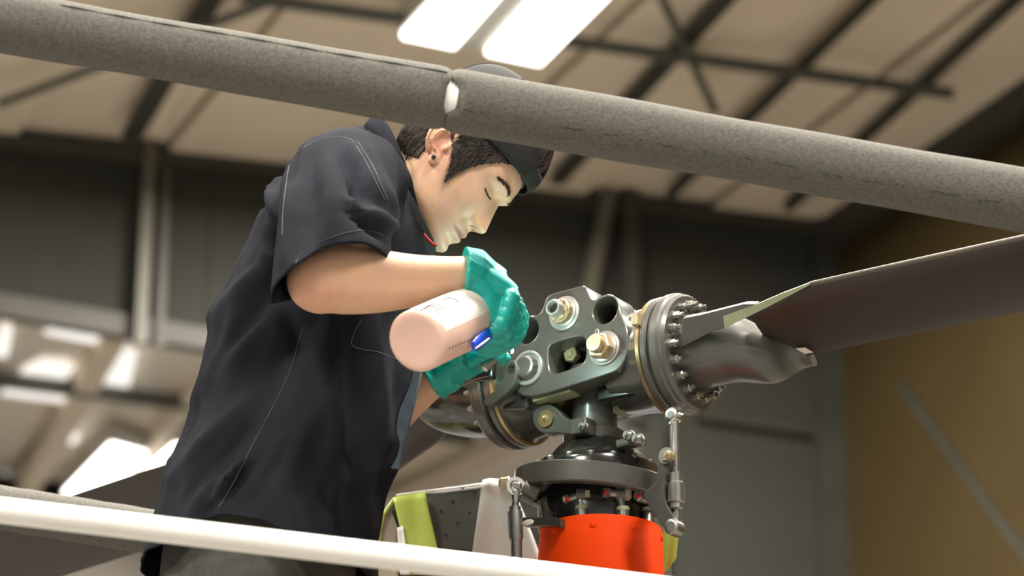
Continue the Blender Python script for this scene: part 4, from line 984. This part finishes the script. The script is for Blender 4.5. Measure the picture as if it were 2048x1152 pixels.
# ---- shirt ------------------------------------------------------------------
rows = [  # back px, front px, half width
    (742, 262, 826, 452, 0.070), (722, 264, 842, 478, 0.082), (690, 276, 850, 505, 0.115), (648, 300, 853, 540, 0.160), (596, 338, 852, 585, 0.190), (546, 388, 847, 640, 0.200), (516, 440, 840, 695, 0.200),
    (486, 520, 834, 748, 0.198), (445, 612, 827, 800, 0.196), (412, 715, 813, 850, 0.195), (387, 818, 797, 905, 0.196), (354, 915, 780, 965, 0.200), (325, 1000, 766, 1030, 0.204), (301, 1078, 753, 1095, 0.208), (283, 1140, 743, 1165, 0.210)]
NR, NC = 130, 144
sr = spline(rows, NR)
folds = [ # x0,y0,x1,y1, width px, height m  (ridges +, valleys -)
    (560, 330, 575, 420, 8, -.008), (540, 380, 560, 470, 7, .006), (520, 400, 545, 455, 6, -.005), (600, 600, 640, 760, 14, .005), (470, 640, 420, 760, 12, .005), (450, 700, 400, 840, 10, -.004), (560, 880, 500, 1010, 9, .005), (770, 900, 760, 1040, 12, -.005), (650, 980, 700, 1100, 14, -.005),
    (548, 400, 535, 520, 12, .010), (575, 420, 560, 560, 12, -.014), (530, 400, 500, 520, 14, -.006), (610, 470, 430, 640, 20, .010), (590, 520, 460, 690, 18, -.008), (560, 560, 600, 700, 22, -.008),
    (540, 640, 400, 800, 26, .006), (640, 640, 520, 760, 26, -.005), (690, 640, 720, 900, 30, -.016), (740, 640, 770, 930, 26, .010), (655, 650, 690, 950, 30, .008), (800, 640, 790, 860, 16, -.006),
    (470, 820, 345, 960, 16, .007), (500, 860, 370, 1010, 18, -.006), (480, 940, 420, 1030, 10, .007), (505, 940, 450, 1030, 10, -.006), (400, 800, 345, 905, 10, -.007), (380, 830, 335, 930, 8, .005),
    (600, 800, 560, 1100, 40, .007), (700, 900, 720, 1120, 30, -.006), (420, 1000, 400, 1150, 16, -.007), (560, 1000, 620, 1150, 30, .006)]
def seg_d(px, py, s):
    x0, y0, x1, y1 = s[:4]; dx, dy = x1 - x0, y1 - y0; L2 = dx*dx + dy*dy
    t_ = max(0, min(1, ((px - x0)*dx + (py - y0)*dy)/L2)); return math.hypot(px - x0 - t_*dx, py - y0 - t_*dy), t_
def fold(p, fl):
    px, py = pix(p); s = 0
    for f_ in fl:
        d_, t_ = seg_d(px, py, f_)
        if d_ < 3*f_[4]: s += 1.9*f_[5]*math.exp(-(d_/f_[4])**2)*(0.45 + 0.55*math.sin(math.pi*min(max(t_*.86 + .07, 0), 1)))
    return s
rr = []
for i, r_ in enumerate(sr):
    B_, F_ = at(r_[0], r_[1], YM), at(r_[2], r_[3], YM); cen = (B_ + F_)/2; dv = (F_ - B_)/2; b = r_[4]
    vfrac = i/(NR - 1); row = []
    for j in range(NC):
        a = 2*math.pi*j/NC; c_, s_ = math.cos(a), math.sin(a)
        p = cen + dv*math.copysign(abs(c_)**0.88, c_) + V((0, -1, 0))*(b*math.copysign(abs(s_)**0.92, s_))   # s>0 is the near side
        nrm = (dv.normalized()*c_*b + V((0, -1, 0))*s_*dv.length).normalized()
        if i > 3:
            h_ = fold(p, folds) if s_ > -0.15 else 0.003*math.sin(a*9 + vfrac*7)
            h_ += 0.0016*math.sin(a*11 + vfrac*16 + 2*math.sin(vfrac*9)) + 0.0012*math.sin(a*23 - vfrac*21)
            p = p + nrm*h_
        if vfrac > 0.80:           # hem: cut up at the near and far sides
            k_ = (vfrac - 0.80)/0.20; lift = 0.034*max(0, 1 - ((a % math.pi) - 1.75)**2/0.30)
            p = p + V((0, 0, lift*k_))
        row.append(p)
    rr.append(row)
sm = MB(); sm.rings(rr, True, False, False)
# sleeves
def sleeve_mesh(pts, rads, fl, seg=72, upv=(1, 0, 0), shear=0.0):
    pr = spline([tuple(p) + tuple(r_) for p, r_ in zip(pts, rads)], 46); out = []; n = len(pr)
    for i in range(n):
        p = V(pr[i][:3]); t_ = (V(pr[min(i+1, n-1)][:3]) - V(pr[max(i-1, 0)][:3])).normalized()
        e1 = V(upv); e1 = (e1 - t_*e1.dot(t_)).normalized(); e2 = t_.cross(e1); row = []
        for j in range(seg):
            a = 2*math.pi*j/seg; n_ = e1*math.cos(a) + e2*math.sin(a)
            q_ = p + e1*(pr[i][3]*math.cos(a)) + e2*(pr[i][4]*math.sin(a))
            if shear and q_.y > p.y: q_ = q_ - t_*(1.5*(q_.y - p.y)*max(0, i/(n - 1) - .35)/.65)
            q_ = q_ - t_*(shear*max(0, i/(n - 1) - .35)/.65*math.cos(a)*pr[i][3])
            row.append(q_ + n_*(fold(q_, fl) + 0.0012*math.sin(a*7 + i*.3)))
        out.append(row)
    return out
slf = [(610, 300, 590, 420, 9, .005), (640, 380, 620, 490, 9, -.004), (720, 330, 700, 400, 7, -.005), (730, 380, 775, 430, 7, -.006), (700, 300, 770, 420, 16, .008), (690, 330, 740, 440, 14, -.007), (740, 300, 790, 450, 10, .006), (620, 330, 600, 500, 22, -.005), (655, 340, 660, 470, 26, .006), (700, 400, 780, 455, 10, .009), (690, 420, 770, 475, 8, -.006), (585, 380, 570, 520, 12, .006)]
s_pts = [mp(740, 420, -0.09), at(706, 360, YM - 0.14), at(682, 372, YM - 0.20), at(672, 420, YM - 0.265), at(668, 492, YM - 0.338), at(662, 572, YM - 0.392)]
s_rad = [(0.070, 0.070), (0.080, 0.078), (0.0855, 0.082), (0.084, 0.080), (0.0825, 0.076), (0.0830, 0.068)]
SLV = sleeve_mesh(s_pts, s_rad, slf, shear=0.50); sm.rings(SLV, True, False, False)
s2 = [mp(740, 430, 0.09), mp(705, 420, 0.15), mp(690, 470, 0.21), mp(700, 560, 0.235), mp(705, 640, 0.24)]
sm.rings(sleeve_mesh(s2, [(0.06, 0.06), (0.07, 0.07), (0.078, 0.074), (0.074, 0.07), (0.072, 0.068)], []), True, False, False)
SH = part('shirt', sm, 'shirt', man, label='dark navy short-sleeved work shirt', ang=80)
sd = SH.modifiers.new('t', 'SOLIDIFY'); sd.thickness = 0.0025; sd.offset = -1
bvh_shirt = BVHTree.FromPolygons(sm.v, sm.f)
def on_shirt(px, py, off=0.0006):
    d_ = ray(px, py).normalized(); h_ = bvh_shirt.ray_cast(CAM, d_)
    return h_[0] - d_*off if h_[0] is not None else at(px, py, YM - 0.15)
def stitch(pts, name='stitching', r=0.0005, m='stitch', n=40):
    P_ = [on_shirt(x, y) for x, y in spline(pts, n)]
    mb = MB(); run = [P_[0]]
    for p in P_[1:]:
        if (p - run[-1]).length > 0.05:
            if len(run) > 1: mb.tube(run, r, 5)
            run = [p]
        else: run.append(p)
    if len(run) > 1: mb.tube(run, r, 5)
    return part(name, mb, m, SH)
stitch([(768, 655), (740, 720), (690, 790), (640, 850), (580, 905), (520, 960), (440, 1012)][:0] or [(606, 655), (580, 740), (545, 815), (505, 890), (470, 960), (438, 1015)])
stitch([(585, 315), (615, 290), (650, 276), (690, 275), (712, 285)]); stitch([(712, 290), (735, 330), (755, 370), (770, 400)])
stitch([(716, 283), (745, 330), (765, 375), (776, 402)])
stitch([(578, 330), (572, 370), (566, 420), (564, 470)])
stitch([(590, 532), (600, 512), (640, 485), (690, 466), (735, 461), (765, 470)])
stitch([(722, 640), (704, 690), (760, 705), (800, 722)])
# collar: a folded band standing round the neck
def ring_row(bx, by, fx, fy, b, up_=0.0):
    B_, F_ = at(bx, by, YM), at(fx, fy, YM); cen = (B_ + F_)/2; dv = (F_ - B_)/2
    return [cen + dv*math.cos(2*math.pi*j/72) + V((0, -b*math.sin(2*math.pi*j/72), 0)) for j in range(72)]
mb = MB(); mb.rings([ring_row(722, 268, 836, 470, 0.083), ring_row(738, 246, 832, 440, 0.078), ring_row(752, 238, 836, 428, 0.0745), ring_row(764, 246, 842, 430, 0.070), ring_row(760, 275, 848, 462, 0.068)], True, False, False)
cl = part('collar', mb, 'shirt', SH); sd = cl.modifiers.new('t', 'SOLIDIFY'); sd.thickness = 0.003; sd.offset = 0
mb = MB(); mb.rings([ring_row(768, 290, 838, 448, 0.066), ring_row(750, 310, 862, 478, 0.072), ring_row(740, 340, 872, 498, 0.08), ring_row(735, 380, 850, 520, 0.09)], True, False, False)
ud = part('undershirt', mb, 'under', man); sd = ud.modifiers.new('t', 'SOLIDIFY'); sd.thickness = 0.003
mb = MB(); mb.tube([at(x, y, YM - 0.05) for x, y in [(842, 462), (856, 478), (866, 488), (874, 491)]], 0.0022, 8); part('lanyard', mb, 'red', man, label='thin red cord at the neckline')
# placket edge along the front
pk = [(832, 625), (836, 690), (833, 745), (822, 800), (808, 855), (795, 905), (785, 950)]
mb = MB(); rr = []
for x, y in spline(pk, 26):
    p = at(x - 3, y - 12, YM - 0.045); rr.append([p + V((dx, dy, 0)) for dx, dy in ((0.012, 0.004), (0.010, -0.004), (-0.010, -0.010), (-0.011, -0.004))])
mb.rings(rr); part('placket', mb, 'placket', SH, label='worn bluish placket edge')
# ---- trousers and boots ---------------------------------------------------------
mb = MB()
wz = hip.z + 0.055
def oval(c, rx, ry, n=48, ph=0): return [c + V((rx*math.cos(2*math.pi*j/n), ry*math.sin(2*math.pi*j/n), 0)) for j in range(n)]
mb.rings([oval(V((hip.x + .0, YM, wz)), 0.135, 0.178), oval(V((hip.x, YM, wz - 0.06)), 0.145, 0.186), oval(V((hip.x - .005, YM, wz - 0.16)), 0.145, 0.190), oval(V((hip.x, YM, wz - 0.24)), 0.125, 0.180)])
for sg in (-1, 1):
    rr = []
    for (z, x, r1, r2) in [(wz - 0.14, 0.0, 0.130, 0.098), (wz - 0.26, 0.008, 0.118, 0.100), (DECK + 0.50, 0.045, 0.088, 0.085), (DECK + 0.30, 0.02, 0.080, 0.078), (DECK + 0.07, -0.02, 0.075, 0.075)]:
        row = oval(V((hip.x + x, YM + sg*(0.095 + 0.02*(wz - z)), z)), r1, r2)
        rr.append([p + V((0.003*math.sin(j*1.3 + z*30), 0.003*math.cos(j*.9 + z*40), 0)) for j, p in enumerate(row)])
    mb.rings(rr)
TR = part('trousers', mb, 'trousers', man, ang=60, label='olive grey work trousers')
for sg in (-1, 1):
    an = V((hip.x - 0.02, YM + sg*0.13, DECK)); mb = MB()
    mb.tube([an + V((0, 0, 0.15)), an + V((0, 0, 0.08)), an + V((0.01, 0, 0.045))], [0.052, 0.056, 0.055], 20)
    mb.tube([an + V((-0.05, 0, 0.05)), an + V((0.03, 0, 0.055)), an + V((0.13, 0, 0.045)), an + V((0.19, 0, 0.035))], [(0.045, 0.042), (0.05, 0.048), (0.04, 0.05), (0.025, 0.036)], 20)
    mb.box(an + V((0.065, 0, 0.012)), (0.27, 0.095, 0.024)); part('boot', mb, 'boot', man, bevel=0.004)
# ---- gloves -----------------------------------------------------------------------
def glove(name, cuff, palm, fingers, label, wr=0.0338):
    mb = MB(); mb.tube([c for c, _ in cuff], [r_ for _, r_ in cuff], 28, cap=True)
    for (a, b, r1, r2) in palm: mb.tube([a, a.lerp(b, .5), b], [r1, ((r1[0] + r2[0])/2*1.03, (r1[1] + r2[1])/2*1.03), r2], 22, up=(0, 1, 0))
    for pts, rs in fingers:
        pr = spline([tuple(p) + (r_,) for p, r_ in zip(pts, rs)], 22); mb.tube([V(x[:3]) for x in pr], [float(x[3]) for x in pr], 16); mb.blob(V(pr[-1][:3]), (float(pr[-1][3]),)*3)
    me = remesh(mb, name, 0.0020, 3, MI)
    n_ = len(me.vertices); cv = np.empty(n_*3); nv_ = np.empty(n_*3)     # stretched-rubber wrinkles
    me.vertices.foreach_get('co', cv); me.vertices.foreach_get('normal', nv_); cv = cv.reshape(-1, 3); nv_ = nv_.reshape(-1, 3)
    s_ = 0.0005*np.sin(cv[:, 0]*160 + cv[:, 2]*380 + 2*np.sin(cv[:, 1]*40)) + 0.0002*np.sin(cv[:, 0]*420 + cv[:, 2]*760)
    me.vertices.foreach_set('co', (cv + nv_*s_[:, None]).ravel()); me.update()
    me.materials.clear(); o = link(name, me, 'glove', man, smooth=False, label=label)
    for p in me.polygons: p.use_smooth = True
    return o
cuffd = (wrR - elR).normalized()
c0 = at(938, 545, 4.005)
cuff = [(c0 - cuffd*0.008 + V((0, 0, 0.002)), (0.0365, 0.0345)), (c0 + cuffd*0.006, (0.0350, 0.033)), (at(962, 560, 4.02), (0.034, 0.031)), (at(985, 578, 4.035), (0.036, 0.030))]
pk_ = at(1024, 612, 4.035)         # centre of knuckle row
palm = [(at(958, 562, 4.02), at(1016, 600, 4.035), (0.038, 0.030), (0.041, 0.022)), (at(955, 572, 4.015), at(998, 640, 4.025), (0.034, 0.026), (0.030, 0.022)), (at(975, 600, 4.015), at(990, 668, 4.025), (0.030, 0.020), (0.026, 0.018))]
fg = []
for k_, dy in enumerate((-0.036, -0.012, 0.012, 0.036)):       # little finger nearest
    o1 = V((0.004*k_, dy, 0.0)); ln = (0.82, 0.95, 1.0, 0.95)[k_]
    K0 = at(1014, 606, 4.035) + V((0, dy*0.6, 0)); K1 = at(1024, 612, 4.035) + o1
    K2 = at(1019 - 4*(1 - ln)*10, 612 + 46*ln, 4.035) + o1; K3 = at(1000, 612 + 72*ln, 4.035) + V((0, dy*0.9, 0)); K4 = at(978, 612 + 78*ln, 4.035) + V((0, dy*0.85, 0)); K5 = at(962, 612 + 74*ln, 4.037) + V((0, dy*0.8, 0))
    fg.append(([K0, K1, K2, K3, K4, K5], [0.0125, 0.0128, 0.0112, 0.0108, 0.0100, 0.0092]))
fg.append(([at(968, 575, 4.06), at(984, 610, 4.085), at(984, 645, 4.10), at(972, 670, 4.10)], [0.016, 0.0145, 0.0125, 0.0105]))   # thumb on the far side
glove('glove', cuff, palm, fg, 'teal glove on the near hand, around the bottle neck')
cuffL = [(at(864, 755, 4.435), (0.039, 0.037)), (at(880, 746, 4.43), (0.037, 0.035)), (at(905, 735, 4.42), (0.036, 0.031))]
palmL = [(at(890, 740, 4.425), at(945, 720, 4.40), (0.038, 0.028), (0.041, 0.020))]
fgL = []
for k_, dz_ in enumerate((0.033, 0.011, -0.011, -0.033)):
    ln = (0.92, 1.0, 0.95, 0.8)[k_]
    b_ = at(940, 721, 4.40) + V((0, 0, dz_*0.35)) + V((0, dz_*0.9, 0)); a1 = at(970, 707, 4.385) + V((0, dz_, dz_*0.3)); a2 = at(970 + 24*ln, 706, 4.375) + V((0, dz_*.95, dz_*0.25)); a3 = at(970 + 40*ln, 716, 4.37) + V((0, dz_*.9, dz_*0.2))
    fgL.append(([b_, a1, a2, a3], [0.0125, 0.012, 0.0108, 0.0092]))
fgL.append(([at(905, 725, 4.40), at(935, 700, 4.37), at(962, 695, 4.36)], [0.016, 0.0135, 0.0105]))
glove('glove', cuffL, palmL, fgL, 'teal glove on the far hand, behind the bottle')

# ================================================================== SPRAY BOTTLE
b0 = at(832, 683, 3.90); b1 = at(966, 622, 4.065); bax = (b1 - b0).normalized(); BL = (b1 - b0).length
bot = empty('spray_bottle', b0, label='milky pink plastic spray bottle held upside-tilted in the near gloved hand', cat='bottle')
RB = 0.0440
side_up = (V((0, -0.35, 1)) - bax*V((0, -0.35, 1)).dot(bax)).normalized(); side_r = bax.cross(side_up)
mb = MB(); mb.lathe(b0, bax, [(0.0035, 0.004), (0.0035, 0.022), (0.001, 0.030), (0.0, 0.037), (0.002, 0.0415), (0.006, RB), (BL*.74, RB), (BL*.82, 0.041), (BL*.90, 0.031), (BL*.96, 0.020), (BL*.98, 0.0145), (BL*1.08, 0.0145)], 64)
BO = part('bottle_body', mb, 'bottle', bot, ang=50)
def wrap(t0, t1, a0, a1, off, m, name, parent=BO):
    n = max(2, int(abs(a1 - a0)/0.08) + 1); nt_ = 2
    rr = [[b0 + bax*(t0 + (t1 - t0)*i/nt_) + (side_up*math.cos(a0 + (a1 - a0)*j/n) + side_r*math.sin(a0 + (a1 - a0)*j/n))*(RB + off) for j in range(n + 1)] for i in range(nt_ + 1)]
    mb = MB(); mb.rings(rr, False, False, False); return part(name, mb, m, parent)
# which way does side_r point? (angles grow towards the picture's lower side)
sg_ = 1 if pix(b0 + side_r*0.05)[0] > pix(b0)[0] else -1
bvh_b = BVHTree.FromPolygons(mb.v, mb.f)
def on_bottle(px, py):
    d_ = ray(px, py).normalized(); h_ = bvh_b.ray_cast(CAM, d_); return h_[0]
def bang(px, py):
    q_ = on_bottle(px, py) - b0; return math.atan2(q_.dot(side_r), q_.dot(side_up)), q_.dot(bax)
aB, _ = bang(916, 652); aT, _ = bang(884, 602)
dA = (aT - aB + math.pi) % (2*math.pi) - math.pi
LB = wrap(0.010, BL*.735, aB, aB + dA*2.2, 0.0004, 'label', 'label')
def ink(pts, r, m, parent):
    P_ = [on_bottle(x, y) for x, y in spline(pts, 14)]; P_ = [p + ((p - b0) - bax*(p - b0).dot(bax)).normalized()*0.0010 for p in P_ if p is not None]
    if len(P_) < 2: return
    mb_ = MB(); mb_.tube(P_, [(r, r*0.5)]*len(P_), 6); part('print_line', mb_, m, parent)
for pts in ([(840, 622), (852, 618), (866, 620), (873, 627)], [(846, 618), (859, 614), (872, 616), (880, 623)], [(852, 614), (866, 610), (879, 612), (887, 619)], [(884, 601), (897, 597), (910, 600), (916, 606)]): ink(pts, 0.0009, 'ink', LB)
for pts in ([(887, 619), (902, 612), (916, 606)], [(852, 614), (868, 607), (884, 601)]): ink(pts, 0.0005, 'ink_pale', LB)
for k_ in range(9):
    u_ = k_/9; ink([(897 + 55*u_, 690 - 22*u_ + 6), (899.5 + 55*u_, 689 - 22*u_ + 6)], 0.0009, 'ink', BO)
for k_ in range(5):
    u_ = k_/5; ink([(894 + 30*u_, 706 - 12*u_), (897 + 30*u_, 705 - 12*u_)], 0.0008, 'ink_pale', BO)
mb = MB(); mb.lathe(b0, bax, [(BL*1.02, 0.0165), (BL*1.12, 0.0165), (BL*1.13, 0.0145)], 28); part('screw_cap', mb, 'blue', bot)
hd = b0 + bax*(BL*1.13)
mb = MB(); mb.box(hd + bax*0.012, (0.026, 0.022, 0.028), (side_up, side_r, bax)); part('spray_head', mb, 'blue', bot, bevel=0.004)
mb = MB(); mb.tube([at(990, 655, 4.03), at(972, 672, 3.99), at(957, 685, 3.965), at(947, 693, 3.955)], [(0.010, 0.006), (0.010, 0.005), (0.0095, 0.005), (0.007, 0.004)], 14); part('trigger', mb, 'blue', bot)
mb = MB(); mb.tube([at(978, 677, 3.965), at(964, 688, 3.95), at(951, 697, 3.945)], [0.0012, 0.0014, 0.0010], 8); part('trigger_rib', mb, 'pipe_white', bot)

# ================================================================== SMALL LIGHT IN THE FAR HAND
t0, t1 = at(992, 712, 4.37), at(1016, 690, 4.375); tax = (t1 - t0).normalized()
tor = empty('flashlight', t0, label='small bright flashlight at the fingertips of the far gloved hand, beside the hub', cat='flashlight')
mb = MB(); mb.lathe(t0 - tax*0.03, tax, [(0, 0.006), (0.001, 0.0085), (0.035, 0.0085), (0.038, 0.012), (0.050, 0.013), (0.052, 0.012)], 24); part('barrel', mb, 'steel', tor)
mb = MB(); mb.lathe(t0 + tax*0.022, tax, [(0, 0.0125), (0.003, 0.0145), (0.005, 0.010)], 24); part('lens', mb, 'torch_lens', tor)
ld = bpy.data.lights.new('torch_light', 'POINT'); ld.energy = 1.0; ld.shadow_soft_size = 0.012; ld.color = (0.68, 1.0, 0.88)
lo = bpy.data.objects.new('torch_light', ld); C.objects.link(lo); lo.parent = tor; lo.location = tax*0.040 + V((-0.012, -0.02, 0.012))

# ================================================================== WORK PLATFORM (below the picture)
plf = empty('work_platform', (hip.x - 0.35, YM, 0), label='metal work platform under the person, below the picture', cat='platform')
x0, x1, y0, y1 = hip.x - 1.0, hip.x + 0.28, YM - 0.40, YM + 0.40
for i in range(8):
    w_ = (y1 - y0)/8; mb = MB(); mb.box(V(((x0 + x1)/2, y0 + w_*(i + .5), DECK - 0.02)), (x1 - x0, w_ - 0.008, 0.04)); part('deck_plank', mb, 'deck', plf, smooth=False)
for sx in (x0 + .03, x1 - .03):
    for sy in (y0 + .03, y1 - .03):
        mb = MB(); mb.box(V((sx, sy, (DECK - 0.04)/2)), (0.05, 0.05, DECK - 0.04)); part('leg', mb, 'deck', plf, smooth=False)
